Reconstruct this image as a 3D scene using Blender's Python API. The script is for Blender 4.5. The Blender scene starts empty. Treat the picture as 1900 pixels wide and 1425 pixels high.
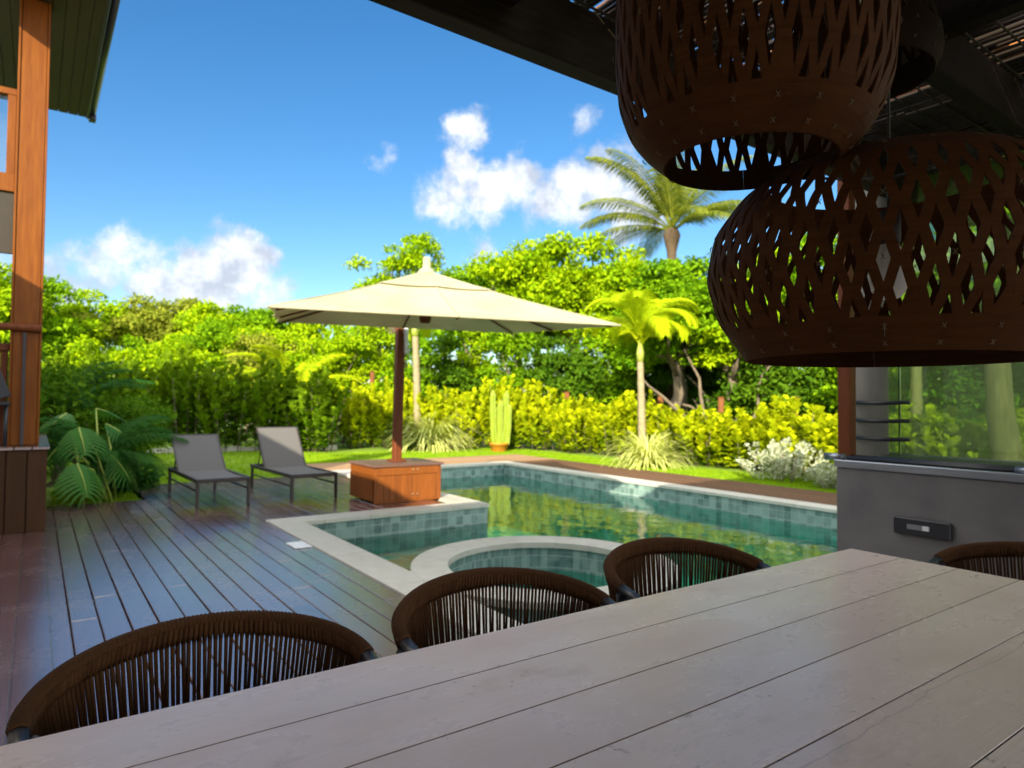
import bpy, math, random
import numpy as np
from mathutils import Vector, Matrix

random.seed(7); rng = np.random.default_rng(7)
sc = bpy.context.scene
col = sc.collection

# ------------------------------------------------------------------ camera
FPX = 1234.0
CR = Vector((0.81308867, -0.58204794, 0.01034462))      # camera right
CU = Vector((-0.02380347, -0.01548649, 0.9995967))      # camera up
CF = Vector((0.581653, 0.81300699, 0.02644665))         # camera forward
cam_d = bpy.data.cameras.new('camera'); cam = bpy.data.objects.new('camera', cam_d); col.objects.link(cam)
m = Matrix.Identity(4)
for i in range(3):
    m[i][0] = CR[i]; m[i][1] = CU[i]; m[i][2] = -CF[i]
m[0][3], m[1][3], m[2][3] = 0.0, 0.0, 1.35
cam.matrix_world = m
cam_d.sensor_width = 36.0; cam_d.lens = FPX / 1900 * 36
cam_d.clip_start = 0.02; cam_d.clip_end = 3000
cam_d.dof.use_dof = True; cam_d.dof.focus_distance = 1.5; cam_d.dof.aperture_fstop = 4.4
sc.camera = cam
sc.view_settings.view_transform = 'Standard'
sc.view_settings.look = 'None'
sc.view_settings.gamma = 1.0
sc.view_settings.exposure = 1.5

# ------------------------------------------------------------------ sun and sky
SUN_TRAVEL = Vector((1.0, 0.97, -0.595)).normalized()
sun_el = math.asin(-SUN_TRAVEL.z); sun_az = math.atan2(-SUN_TRAVEL.x, -SUN_TRAVEL.y)
sun_d = bpy.data.lights.new('sun', 'SUN'); sun_d.energy = 4.2; sun_d.angle = math.radians(0.5); sun_d.color = (1.0, 0.88, 0.66)
sun = bpy.data.objects.new('sun', sun_d); col.objects.link(sun)
sun.rotation_euler = SUN_TRAVEL.to_track_quat('-Z', 'Y').to_euler()
sun.location = (-20, -20, 20)

def pixdir(px, py):
    d = CR * ((px - 950) / FPX) + CU * (-(py - 712.5) / FPX) + CF
    return d.normalized()

class NT:
    """small helper round a node tree"""
    def __init__(s, nt): s.nt = nt; s.n = nt.nodes; s.l = nt.links
    def add(s, t, **kw):
        n = s.n.new(t)
        for k, v in kw.items():
            if k in ('op',): n.operation = v
            else: setattr(n, k, v)
        return n
    def put(s, sock, v):
        if hasattr(v, 'links') or isinstance(v, bpy.types.NodeSocket): s.l.new(v, sock)
        elif v is not None: sock.default_value = v
    def math(s, op, a, b=None, c=None, clamp=False):
        n = s.n.new('ShaderNodeMath'); n.operation = op; n.use_clamp = clamp
        s.put(n.inputs[0], a)
        if b is not None: s.put(n.inputs[1], b)
        if c is not None: s.put(n.inputs[2], c)
        return n.outputs[0]
    def mix(s, f, a, b, blend='MIX'):
        n = s.n.new('ShaderNodeMix'); n.data_type = 'RGBA'; n.blend_type = blend
        s.put(n.inputs[0], f)
        s.put(n.inputs[6], a if not isinstance(a, tuple) else (*a, 1)[:4])
        s.put(n.inputs[7], b if not isinstance(b, tuple) else (*b, 1)[:4])
        return n.outputs[2]
    def noise(s, vec, scale, detail=4, rough=0.55, dist=0.0):
        n = s.n.new('ShaderNodeTexNoise'); s.put(n.inputs['Vector'], vec)
        n.inputs['Scale'].default_value = scale; n.inputs['Detail'].default_value = detail
        n.inputs['Roughness'].default_value = rough; n.inputs['Distortion'].default_value = dist
        return n
    def maprange(s, v, a, b, c=0.0, d=1.0, smooth=False):
        n = s.n.new('ShaderNodeMapRange'); s.put(n.inputs[0], v)
        if smooth: n.interpolation_type = 'SMOOTHSTEP'
        for i, x in enumerate((a, b, c, d)): n.inputs[i + 1].default_value = x
        return n.outputs[0]
    def coords(s, kind='Object', scale=(1, 1, 1), rot=(0, 0, 0), loc=(0, 0, 0)):
        t = s.n.new('ShaderNodeTexCoord'); mp = s.n.new('ShaderNodeMapping')
        s.l.new(t.outputs[kind], mp.inputs[0])
        mp.inputs['Scale'].default_value = scale; mp.inputs['Rotation'].default_value = rot; mp.inputs['Location'].default_value = loc
        return mp.outputs[0]

FILL_CLOUDB = 21.0
world = bpy.data.worlds.new('World'); sc.world = world; world.use_nodes = True
W = NT(world.node_tree); W.n.clear()
sky = W.add('ShaderNodeTexSky'); sky.sky_type = 'NISHITA'; sky.sun_disc = False
sky.sun_elevation = sun_el; sky.sun_rotation = sun_az
sky.air_density = 1.0; sky.dust_density = 0.3; sky.ozone_density = 2.0
hsv = W.add('ShaderNodeHueSaturation'); hsv.inputs['Hue'].default_value = 0.502; hsv.inputs['Saturation'].default_value = 1.34; hsv.inputs['Value'].default_value = 1.24
W.l.new(sky.outputs[0], hsv.inputs['Color'])
tc = W.add('ShaderNodeTexCoord')
wn = W.noise(tc.outputs['Generated'], 13, 7, 0.62)
wsub = W.add('ShaderNodeVectorMath', operation='SUBTRACT'); W.l.new(wn.outputs['Color'], wsub.inputs[0]); wsub.inputs[1].default_value = (.5, .5, .5)
wsc = W.add('ShaderNodeVectorMath', operation='SCALE'); W.l.new(wsub.outputs[0], wsc.inputs[0]); wsc.inputs['Scale'].default_value = 0.09
wad = W.add('ShaderNodeVectorMath', operation='ADD'); W.l.new(tc.outputs['Generated'], wad.inputs[0]); W.l.new(wsc.outputs[0], wad.inputs[1])
nrm = W.add('ShaderNodeVectorMath', operation='NORMALIZE'); W.l.new(wad.outputs[0], nrm.inputs[0])
# cumulus puffs: (px, py, radius px, weight)
puffs = [(868, 248, 42, .85), (862, 325, 45, .95), (835, 375, 60, .9), (905, 365, 60, 1), (960, 335, 55, 1), (1010, 375, 60, 1), (1060, 340, 70, 1), (1125, 335, 70, 1), (1180, 380, 80, .9),
         (1085, 218, 36, .6), (1078, 270, 22, .45), (710, 290, 42, .5), (420, 416, 28, .4), (895, 460, 40, .7),
         (230, 470, 50, .75), (190, 500, 60, .7), (290, 515, 70, .9), (360, 500, 55, 1.0), (440, 500, 75, 1.1), (470, 475, 45, 1.0), (400, 540, 90, 1.0), (500, 545, 60, .8), (110, 535, 60, .8), (20, 500, 50, .6),
         (-120, 480, 120, .9), (-300, 520, 150, 1), (2100, 420, 170, 1), (2400, 500, 200, .9), (1500, 520, 80, .6)]
acc = None
for (px, py, r, wt) in puffs:
    d = pixdir(px, py)
    dist = W.add('ShaderNodeVectorMath', operation='DISTANCE'); W.l.new(nrm.outputs[0], dist.inputs[0]); dist.inputs[1].default_value = d
    rr = r / FPX * 1.05
    g = W.maprange(dist.outputs['Value'], rr * 1.45, rr * 0.05, 0.0, wt, smooth=True)
    acc = g if acc is None else W.math('MAXIMUM', acc, g)
wn2 = W.noise(tc.outputs['Generated'], 27, 8, 0.66)
den = W.math('ADD', acc, W.math('MULTIPLY', W.math('SUBTRACT', wn2.outputs['Fac'], 0.5), 1.25))
den = W.math('MULTIPLY', den, W.maprange(acc, 0.02, 0.2, 0, 1))
mask = W.maprange(den, 0.20, 0.90, 0, 0.95, smooth=True)
shade = W.math('MULTIPLY', W.maprange(W.noise(tc.outputs['Generated'], 18, 6, .6).outputs['Fac'], .40, .58, 0, 1), W.maprange(den, .3, .8, .35, 1))
ccol = W.mix(shade, (4.3, 4.7, 5.5), (7.6, 7.8, 8.0))
skyc = W.mix(mask, hsv.outputs[0], ccol)
# unseen bright cloud added behind and beside the viewer to lift the shade
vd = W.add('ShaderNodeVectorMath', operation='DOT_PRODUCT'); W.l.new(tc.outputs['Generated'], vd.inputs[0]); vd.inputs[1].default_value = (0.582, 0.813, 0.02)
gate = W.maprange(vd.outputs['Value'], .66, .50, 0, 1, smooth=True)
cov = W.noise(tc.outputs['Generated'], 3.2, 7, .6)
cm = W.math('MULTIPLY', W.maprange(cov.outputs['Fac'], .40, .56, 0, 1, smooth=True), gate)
skyc = W.mix(cm, skyc, (FILL_CLOUDB, FILL_CLOUDB * .97, FILL_CLOUDB * .93))
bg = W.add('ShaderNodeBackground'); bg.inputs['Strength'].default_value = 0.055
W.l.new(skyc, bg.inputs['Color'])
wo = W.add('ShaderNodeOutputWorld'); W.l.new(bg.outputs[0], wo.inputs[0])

# ------------------------------------------------------------------ helpers
class MB:
    """collects shapes and links them as ONE mesh object"""
    def __init__(s): s.v = []; s.f = []; s.r = []; s.sm = []
    def face(s, idx, rnd=0.5, smooth=False): s.f.append(tuple(idx)); s.r.append(rnd); s.sm.append(smooth)
    def box(s, x0, y0, z0, x1, y1, z1, rnd=None, bev=0.0, M=None):
        rnd = random.random() if rnd is None else rnd
        b = len(s.v); e = bev
        if e <= 0:
            P = [(x0, y0, z0), (x1, y0, z0), (x1, y1, z0), (x0, y1, z0), (x0, y0, z1), (x1, y0, z1), (x1, y1, z1), (x0, y1, z1)]
            F = [(0, 3, 2, 1), (4, 5, 6, 7), (0, 1, 5, 4), (1, 2, 6, 5), (2, 3, 7, 6), (3, 0, 4, 7)]
        else:                                       # chamfer on every edge
            P = []; F = []
            xs = (x0, x1); ys = (y0, y1); zs = (z0, z1); sg = (1, -1)
            def vid(i, j, k, a): return (i * 4 + j * 2 + k) * 3 + a
            for i in (0, 1):
                for j in (0, 1):
                    for k in (0, 1):
                        X, Y, Z = xs[i], ys[j], zs[k]; ex, ey, ez = e * sg[i], e * sg[j], e * sg[k]
                        P += [(X, Y + ey, Z + ez), (X + ex, Y, Z + ez), (X + ex, Y + ey, Z)]
            def quad(a, b_, c, d): F.append((a, b_, c, d))
            quad(vid(0,0,0,0), vid(0,0,1,0), vid(0,1,1,0), vid(0,1,0,0)); quad(vid(1,0,0,0), vid(1,1,0,0), vid(1,1,1,0), vid(1,0,1,0))
            quad(vid(0,0,0,1), vid(1,0,0,1), vid(1,0,1,1), vid(0,0,1,1)); quad(vid(0,1,0,1), vid(0,1,1,1), vid(1,1,1,1), vid(1,1,0,1))
            quad(vid(0,0,0,2), vid(0,1,0,2), vid(1,1,0,2), vid(1,0,0,2)); quad(vid(0,0,1,2), vid(1,0,1,2), vid(1,1,1,2), vid(0,1,1,2))
            for i in (0, 1):
                for j in (0, 1): quad(vid(i,j,0,0), vid(i,j,0,1), vid(i,j,1,1), vid(i,j,1,0))
                for k in (0, 1): quad(vid(i,0,k,0), vid(i,0,k,2), vid(i,1,k,2), vid(i,1,k,0))
            for j in (0, 1):
                for k in (0, 1): quad(vid(0,j,k,1), vid(0,j,k,2), vid(1,j,k,2), vid(1,j,k,1))
            for i in (0, 1):
                for j in (0, 1):
                    for k in (0, 1): F.append((vid(i,j,k,0), vid(i,j,k,1), vid(i,j,k,2)))
        for p in P: s.v.append(tuple(M @ Vector(p)) if M is not None else p)
        for f in F: s.face([b + i for i in f], rnd)
        return s
    def tube(s, pts, rad, n=8, rnd=None, caps=True, flat=1.0, smooth=True):
        """swept tube; rad number or list; flat squashes the second axis"""
        rnd = random.random() if rnd is None else rnd
        pts = [Vector(p) for p in pts]; k = len(pts)
        rads = [rad] * k if not hasattr(rad, '__len__') else list(rad)
        b = len(s.v); prev = None
        for i, p in enumerate(pts):
            t = (pts[min(i + 1, k - 1)] - pts[max(i - 1, 0)]).normalized()
            if prev is None:
                up = Vector((0, 0, 1)) if abs(t.z) < 0.9 else Vector((0, 1, 0))
                u = t.cross(up).normalized()
            else:
                u = (prev - t * prev.dot(t)).normalized()
            prev = u; w = t.cross(u)
            for j in range(n):
                a = 2 * math.pi * j / n
                s.v.append(tuple(p + u * (math.cos(a) * rads[i]) + w * (math.sin(a) * rads[i] * flat)))
        for i in range(k - 1):
            for j in range(n):
                s.face((b + i*n + j, b + i*n + (j+1) % n, b + (i+1)*n + (j+1) % n, b + (i+1)*n + j), rnd, smooth)
        if caps:
            s.face([b + j for j in range(n)][::-1], rnd); s.face([b + (k-1)*n + j for j in range(n)], rnd)
        return s
    def lathe(s, prof, n=24, c=(0, 0, 0), rnd=0.5, smooth=True):
        b = len(s.v)
        for (r, z) in prof:
            for j in range(n):
                a = 2 * math.pi * j / n; s.v.append((c[0] + r * math.cos(a), c[1] + r * math.sin(a), c[2] + z))
        for i in range(len(prof) - 1):
            for j in range(n):
                s.face((b + i*n + j, b + i*n + (j+1) % n, b + (i+1)*n + (j+1) % n, b + (i+1)*n + j), rnd, smooth)
        return s
    def build(s, name, mat, parent=None, loc=None):
        me = bpy.data.meshes.new(name); me.from_pydata(s.v, [], s.f); me.update()
        a = me.attributes.new('rnd', 'FLOAT', 'FACE'); a.data.foreach_set('value', s.r)
        me.polygons.foreach_set('use_smooth', s.sm)
        if mat: me.materials.append(mat)
        o = bpy.data.objects.new(name, me); col.objects.link(o)
        if parent: o.parent = parent
        if loc: o.location = loc
        return o

def mesh_np(name, V, faces, rnd, mat, parent=None, smooth=False):
    """V Nx3; faces: Mxk array"""
    me = bpy.data.meshes.new(name); M, k = faces.shape
    me.vertices.add(len(V)); me.vertices.foreach_set('co', V.astype(np.float32).ravel())
    me.loops.add(M * k); me.loops.foreach_set('vertex_index', faces.astype(np.int32).ravel())
    me.polygons.add(M); me.polygons.foreach_set('loop_start', np.arange(0, M * k, k, dtype=np.int32))
    me.update(calc_edges=True)
    a = me.attributes.new('rnd', 'FLOAT', 'FACE'); a.data.foreach_set('value', rnd.astype(np.float32))
    me.polygons.foreach_set('use_smooth', np.full(M, smooth))
    me.materials.append(mat); me.validate()
    o = bpy.data.objects.new(name, me); col.objects.link(o)
    if parent: o.parent = parent
    return o

def tag(o, label=None, cat=None, group=None, kind=None):
    if label: o['label'] = label
    if cat: o['category'] = cat
    if group: o['group'] = group
    if kind: o['kind'] = kind
    return o
def empty(name, loc=(0, 0, 0), rz=0.0):
    o = bpy.data.objects.new(name, None); col.objects.link(o); o.location = loc; o.rotation_euler = (0, 0, rz); o.empty_display_size = .1
    return o
def copy_tree(o, parent=None):
    c = o.copy(); col.objects.link(c); c.parent = parent
    for ch in o.children: copy_tree(ch, c)
    return c
def at(px, depth, z=0.0):
    lat = (px - 950) / FPX * depth
    return Vector((0.582 * depth + 0.8132 * lat, 0.8132 * depth - 0.582 * lat, z))
def hgt(py, depth, px=950): return 1.35 + (745 + .0103 * (px - 950) - py) * depth / FPX

# ------------------------------------------------------------------ materials
def pbr(name, color=(.5, .5, .5), rough=.5, metal=0.0, spec=.5, coat=0.0):
    mt = bpy.data.materials.new(name); mt.use_nodes = True
    T = NT(mt.node_tree); p = T.n['Principled BSDF']
    p.inputs['Base Color'].default_value = (*color, 1); p.inputs['Roughness'].default_value = rough
    p.inputs['Metallic'].default_value = metal; p.inputs['Specular IOR Level'].default_value = spec
    p.inputs['Coat Weight'].default_value = coat
    return mt, T, p
def vary(name, c1, c2, rough=.5, scale=(4, 4, 4), nscale=3.0, rmix=0.5, bump=0.0, detail=5, metal=0.0, spec=.5, coat=0.0, rrange=None, kind='Object'):
    """two-tone noise plus a per-piece tone"""
    mt, T, p = pbr(name, c1, rough, metal, spec, coat)
    v = T.coords(kind, scale)
    n = T.noise(v, nscale, detail, .6, .3)
    at_ = T.add('ShaderNodeAttribute'); at_.attribute_name = 'rnd'
    f = T.math('ADD', T.math('MULTIPLY', T.maprange(n.outputs['Fac'], .3, .7), 1 - rmix), T.math('MULTIPLY', at_.outputs['Fac'], rmix), clamp=True)
    T.l.new(T.mix(f, c1, c2), p.inputs['Base Color'])
    if rrange:
        n2 = T.noise(T.coords(kind, (1, 1, 1)), 3.1, 5, .6)
        T.l.new(T.maprange(n2.outputs['Fac'], .3, .7, *rrange), p.inputs['Roughness'])
    if bump:
        b = T.add('ShaderNodeBump'); b.inputs['Strength'].default_value = bump; b.inputs['Distance'].default_value = .01
        T.l.new(n.outputs['Fac'], b.inputs['Height']); T.l.new(b.outputs[0], p.inputs['Normal'])
    return mt
def leafmat(name, c1, c2, trans=.45, rough=.7, spec=.05):
    mt, T, p = pbr(name, c1, rough, 0, spec)
    at_ = T.add('ShaderNodeAttribute'); at_.attribute_name = 'rnd'
    n = T.noise(T.coords('Object'), 1.7, 3, .6)
    f = T.math('ADD', T.math('MULTIPLY', T.maprange(n.outputs['Fac'], .35, .65), .45), T.math('MULTIPLY', at_.outputs['Fac'], .55), clamp=True)
    c = T.mix(f, c1, c2)
    T.l.new(c, p.inputs['Base Color'])
    tr = T.add('ShaderNodeBsdfTranslucent'); T.l.new(T.mix(1.0, c, (1.15, 1.2, .55) if name != 'cream_canvas' else (1.1, 1.0, .8), 'MULTIPLY'), tr.inputs['Color'])
    mx = T.add('ShaderNodeMixShader'); mx.inputs[0].default_value = trans
    T.l.new(p.outputs[0], mx.inputs[1]); T.l.new(tr.outputs[0], mx.inputs[2])
    T.l.new(mx.outputs[0], T.n['Material Output'].inputs['Surface'])
    return mt

M = {}
# deck: brown hardwood, worn, with a sheen that picks up the sky
def deckmat():
    mt, T, p = pbr('deck_wood', (.08, .04, .03), .35, 0, 1.0, 0.9); p.inputs['Coat Roughness'].default_value = .23; p.inputs['Coat IOR'].default_value = 1.8
    at_ = T.add('ShaderNodeAttribute'); at_.attribute_name = 'rnd'
    g = T.noise(T.coords('Object', (30, 1.6, 30)), 2.2, 6, .65, .6)
    w = T.noise(T.coords('Object', (1, .8, 1)), 1.9, 6, .65)
    sp = T.noise(T.coords('Object', (1, 1, 1)), 14, 4, .6)
    base = T.mix(T.maprange(g.outputs['Fac'], .3, .7), (.085, .037, .036), (.18, .085, .082))
    base = T.mix(T.math('MULTIPLY', at_.outputs['Fac'], .55), base, (.05, .024, .02))
    base = T.mix(T.math('MULTIPLY', T.maprange(w.outputs['Fac'], .5, .72), .5), base, (.22, .145, .135))
    base = T.mix(T.math('MULTIPLY', T.maprange(sp.outputs['Fac'], .58, .74), .35), base, (.04, .025, .02))
    T.l.new(base, p.inputs['Base Color'])
    r = T.math('ADD', T.maprange(w.outputs['Fac'], .3, .7, .20, .29), T.maprange(sp.outputs['Fac'], .35, .7, -.01, .03))
    T.l.new(r, p.inputs['Roughness'])
    b = T.add('ShaderNodeBump'); b.inputs['Strength'].default_value = .07; b.inputs['Distance'].default_value = .004
    T.l.new(T.math('ADD', g.outputs['Fac'], T.math('MULTIPLY', w.outputs['Fac'], 1.5)), b.inputs['Height']); T.l.new(b.outputs[0], p.inputs['Normal'])
    return mt
M['deck'] = deckmat()
M['strip'] = vary('path_wood', (.24,.145,.08), (.36,.235,.14), .7, (6, 6, 6), 2, .5, .1, spec=.15)
M['strip2'] = vary('side_path_wood', (.085,.042,.025), (.15,.082,.052), .65, (6, 6, 6), 2, .5, .1, spec=.2)
M['stepwood'] = vary('worn_step_wood', (.034,.026,.027), (.085,.07,.072), .5, (18, 1.4, 18), 2.2, .35, .1, spec=.4)
M['ground'] = vary('soil', (.035, .03, .015), (.07, .06, .03), .9, (1, 1, 1), 2, 0, .3)
M['lawn'] = vary('lawn_turf', (.12,.22,.010), (.22,.34,.018), .8, (1, 1, 1), 3.5, 0, .5, 8)
M['blade'] = leafmat('grass_blade', (.14,.28,.008), (.32,.46,.016), .4, .5)
M['coping'] = vary('coping_stone', (.42,.41,.36), (.54,.53,.48), .6, (3, 3, 3), 3, .35, .06)
def tilemat():
    mt, T, p = pbr('pool_tile', (.1, .2, .18), .3, 0, .5)
    ge = T.add('ShaderNodeNewGeometry'); sn = T.add('ShaderNodeSeparateXYZ'); T.l.new(ge.outputs['Normal'], sn.inputs[0])
    sp = T.add('ShaderNodeSeparateXYZ'); T.l.new(ge.outputs['Position'], sp.inputs[0])
    ax = T.math('ABSOLUTE', sn.outputs[0]); ay = T.math('ABSOLUTE', sn.outputs[1]); az = T.math('ABSOLUTE', sn.outputs[2])
    u = T.math('ADD', T.math('MULTIPLY', sp.outputs[0], T.math('MAXIMUM', ay, az)), T.math('MULTIPLY', sp.outputs[1], ax))
    v = T.math('ADD', T.math('MULTIPLY', sp.outputs[2], T.math('SUBTRACT', 1.0, az)), T.math('MULTIPLY', sp.outputs[1], az))
    cb = T.add('ShaderNodeCombineXYZ'); T.l.new(u, cb.inputs[0]); T.l.new(v, cb.inputs[1])
    br = T.add('ShaderNodeTexBrick'); br.offset = 0.0; T.l.new(cb.outputs[0], br.inputs['Vector'])
    br.inputs['Scale'].default_value = 1; br.inputs['Brick Width'].default_value = .112; br.inputs['Row Height'].default_value = .112
    br.inputs['Mortar Size'].default_value = .004; br.inputs['Bias'].default_value = -.1
    br.inputs['Color1'].default_value = (.05, .12, .115, 1); br.inputs['Color2'].default_value = (.24, .36, .34, 1); br.inputs['Mortar'].default_value = (.30, .36, .33, 1)
    n = T.noise(ge.outputs['Position'], 9, 5, .6)
    tc_ = T.mix(T.maprange(n.outputs['Fac'], .35, .7, 0, .5), br.outputs['Color'], (.30, .40, .37))
    T.l.new(T.mix(T.math('MULTIPLY', az, .7), tc_, (.16, .56, .43)), p.inputs['Base Color'])
    return mt
M['tile'] = tilemat()
def watermat():
    mt = bpy.data.materials.new('pool_water'); mt.use_nodes = True; T = NT(mt.node_tree); T.n.clear()
    tr = T.add('ShaderNodeBsdfTransparent'); tr.inputs['Color'].default_value = (.28, .97, .84, 1)
    gl = T.add('ShaderNodeBsdfGlossy'); gl.inputs['Roughness'].default_value = 0.015; gl.inputs['Color'].default_value = (1, 1, 1, 1)
    fr = T.add('ShaderNodeFresnel'); fr.inputs['IOR'].default_value = 1.33
    n = T.noise(T.coords('Object', (1, 1, 1)), 3.0, 3, .5); n2 = T.noise(T.coords('Object'), 0.9, 2, .5)
    b = T.add('ShaderNodeBump'); b.inputs['Strength'].default_value = .22; b.inputs['Distance'].default_value = .03
    T.l.new(T.math('ADD', n.outputs['Fac'], T.math('MULTIPLY', n2.outputs['Fac'], 2.5)), b.inputs['Height'])
    T.l.new(b.outputs[0], gl.inputs['Normal']); T.l.new(b.outputs[0], fr.inputs['Normal'])
    mx = T.add('ShaderNodeMixShader'); T.l.new(fr.outputs[0], mx.inputs[0]); T.l.new(tr.outputs[0], mx.inputs[1]); T.l.new(gl.outputs[0], mx.inputs[2])
    o = T.add('ShaderNodeOutputMaterial'); T.l.new(mx.outputs[0], o.inputs['Surface'])
    return mt
M['water'] = watermat()
def tablemat():
    mt, T, p = pbr('whitewashed_wood', (.5, .46, .42), .35, 0, .5)
    at_ = T.add('ShaderNodeAttribute'); at_.attribute_name = 'rnd'
    g = T.noise(T.coords('Object', (2.0, 60, 60)), 2.4, 8, .7, .4)
    w = T.noise(T.coords('Object', (1.0, 2.0, 1)), 2.2, 6, .6)
    c = T.mix(T.maprange(g.outputs['Fac'], .30, .72), (.74, .585, .515), (.85, .715, .65))
    c = T.mix(T.math('MULTIPLY', at_.outputs['Fac'], .40), c, (.62, .46, .39))
    c = T.mix(T.math('MULTIPLY', T.maprange(w.outputs['Fac'], .46, .72), .42), c, (.60, .42, .33))
    w2 = T.noise(T.coords('Object', (.8, 1.3, 1), loc=(7, 3, 0)), 3.0, 6, .65)
    c = T.mix(T.math('MULTIPLY', T.maprange(w2.outputs['Fac'], .52, .74), .3), c, (.52, .45, .44))
    s1 = T.noise(T.coords('Object', (1.5, 2.6, 1), loc=(3, 1, 0)), 3.3, 5, .6)
    c = T.mix(T.math('MULTIPLY', T.maprange(s1.outputs['Fac'], .60, .74), .4), c, (.42, .29, .18))
    s2 = T.noise(T.coords('Object', (1, 1, 1), loc=(5, 2, 0)), 46, 3, .6); s2m = T.noise(T.coords('Object', (1, 1, 1)), 2.9, 3, .6)
    spk = T.math('MULTIPLY', T.maprange(s2.outputs['Fac'], .64, .70), T.maprange(s2m.outputs['Fac'], .50, .60))
    c = T.mix(T.math('MULTIPLY', spk, .5), c, (.10, .08, .06))
    # a long grey hairline crack that wanders beside one joint
    sx = T.add('ShaderNodeSeparateXYZ'); T.l.new(T.coords('Object'), sx.inputs[0])
    wob = T.noise(T.coords('Object', (1, 0, 0)), 2.6, 4, .55)
    ln = T.math('SUBTRACT', T.math('ADD', sx.outputs[1], T.math('MULTIPLY', wob.outputs['Fac'], -.085)), -.265)
    c = T.mix(T.math('MULTIPLY', T.maprange(T.math('ABSOLUTE', ln), .0006, .0028, 1, 0), .38), c, (.20, .20, .24))
    dm = None                                         # dirt lodged along the plank joints
    for yj in (1.25, 1.05, .86, .66, .465, .27):
        d_j = T.math('ABSOLUTE', T.math('SUBTRACT', sx.outputs[1], yj - .85)); dm = d_j if dm is None else T.math('MINIMUM', dm, d_j)
    c = T.mix(T.maprange(dm, .0013, .0027, .85, 0), c, (.10, .065, .03))
    T.l.new(c, p.inputs['Base Color'])
    T.l.new(T.maprange(w.outputs['Fac'], .3, .7, .22, .36), p.inputs['Roughness'])
    b = T.add('ShaderNodeBump'); b.inputs['Strength'].default_value = .05; b.inputs['Distance'].default_value = .002
    T.l.new(g.outputs['Fac'], b.inputs['Height']); T.l.new(b.outputs[0], p.inputs['Normal'])
    return mt
M['table'] = tablemat()
M['groove'] = pbr('groove_dark', (.05, .035, .02), .8)[0]
M['rope'] = vary('brown_rope', (.048,.020,.008), (.088,.040,.016), .8, (60, 60, 60), 3, .6, .2, spec=.12)
M['black_metal'] = vary('black_metal', (.010, .012, .018), (.02, .022, .03), .38, (5, 5, 5), 3, 0)
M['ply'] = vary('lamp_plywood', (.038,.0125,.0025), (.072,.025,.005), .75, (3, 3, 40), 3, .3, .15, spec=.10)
M['plydark'] = vary('shaded_plywood', (.010,.005,.0015), (.022,.011,.003), .8, (3, 3, 40), 3, .3, .15, spec=.1)  # same plywood darkened, the high lamp's shade put into the colour
M['thread'] = pbr('pale_thread', (.10, .07, .036), .8)[0]
M['bulb'] = pbr('frosted_bulb', (.75, .74, .70), .4)[0]
M['cable'] = pbr('lamp_cable', (.02, .018, .015), .6)[0]
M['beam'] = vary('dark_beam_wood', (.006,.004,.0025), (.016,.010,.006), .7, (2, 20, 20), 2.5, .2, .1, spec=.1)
M['stick'] = vary('sunlit_roof_stick', (.40,.15,.04), (.60,.28,.10), .6, (30, 3, 30), 2, .6, .1)  # upper layer: orange sunlit glints put into the colour
M['beamlight'] = vary('lighter_beam_wood', (.016,.012,.007), (.034,.026,.016), .7, (2, 20, 20), 2.5, .2, .1, spec=.1)  # edge beam, lighter in tone than the inner beams
M['stickdark'] = vary('shaded_roof_stick', (.012, .008, .005), (.028, .017, .01), .7, (30, 3, 30), 2, .6, .1)  # lower layer: the ceiling's shade put into the colour
M['roofdark'] = pbr('roof_board', (.01, .008, .006), .8)[0]
M['post'] = vary('orange_timber', (.120,.031,.001), (.195,.060,.003), .5, (14, 14, 1.2), 2.2, .15, .05, spec=.22)
M['plinth'] = vary('dark_plank', (.030,.013,.005), (.062,.028,.011), .65, (14, 14, 1.5), 2, .5, .1, spec=.2)
M['soffit'] = vary('soffit_board', (.014,.011,.005), (.035,.024,.011), .6, (14, 2, 14), 2, .6, .08)
M['plaster'] = vary('wall_plaster', (.62, .57, .48), (.70, .66, .58), .85, (2, 2, 2), 2, 0)
M['rooftile'] = vary('clay_roof', (.22, .09, .05), (.33, .15, .08), .8, (8, 8, 8), 2, .3)
M['steel'] = vary('brushed_steel', (.24,.26,.31), (.34,.37,.43), .34, (3, 1, 14), 2, .1, .03, metal=1.0)
M['cement'] = vary('burnt_cement', (.105,.105,.112), (.175,.172,.175), .55, (1, 1, 1), 2.6, 0, .1)
M['column'] = vary('concrete_column', (.17,.17,.145), (.25,.245,.21), .7, (2, 2, 1), 3, 0, .1)
M['sling'] = vary('grey_sling', (.080,.079,.080), (.12,.117,.113), .7, (60, 60, 60), 4, 0, .2)
M['bronze'] = vary('dark_bronze', (.022, .018, .017), (.04, .033, .03), .42, (4, 4, 4), 2, .2)
M['canvas'] = leafmat('cream_canvas', (.34,.32,.20), (.53,.51,.36), .30, .85, .2)
M['mast'] = vary('mast_wood', (.10,.026,.008), (.17,.05,.016), .55, (16, 16, 1.5), 2, .2, .05, spec=.2)
M['chest'] = vary('chest_wood', (.125,.034,.004), (.245,.074,.010), .5, (16, 16, 1.6), 2, .45, .06, spec=.25)
M['chesttop'] = vary('chest_lid_wood', (.10, .05, .04), (.17, .09, .065), .4, (1.6, 16, 16), 2, .4, .05)
M['brass'] = pbr('brass', (.75, .55, .28), .3, 1.0)[0]
M['white'] = pbr('white_plastic', (.75, .77, .80), .35)[0]
M['pot'] = vary('orange_pot', (.42,.15,.008), (.50,.21,.012), .6, (4, 4, 4), 2, 0)
M['cactus'] = vary('cactus_skin', (.15,.24,.012), (.25,.31,.02), .5, (6, 6, 6), 2, .3)
M['red'] = pbr('red_paint', (.55, .02, .012), .3)[0]
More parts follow.
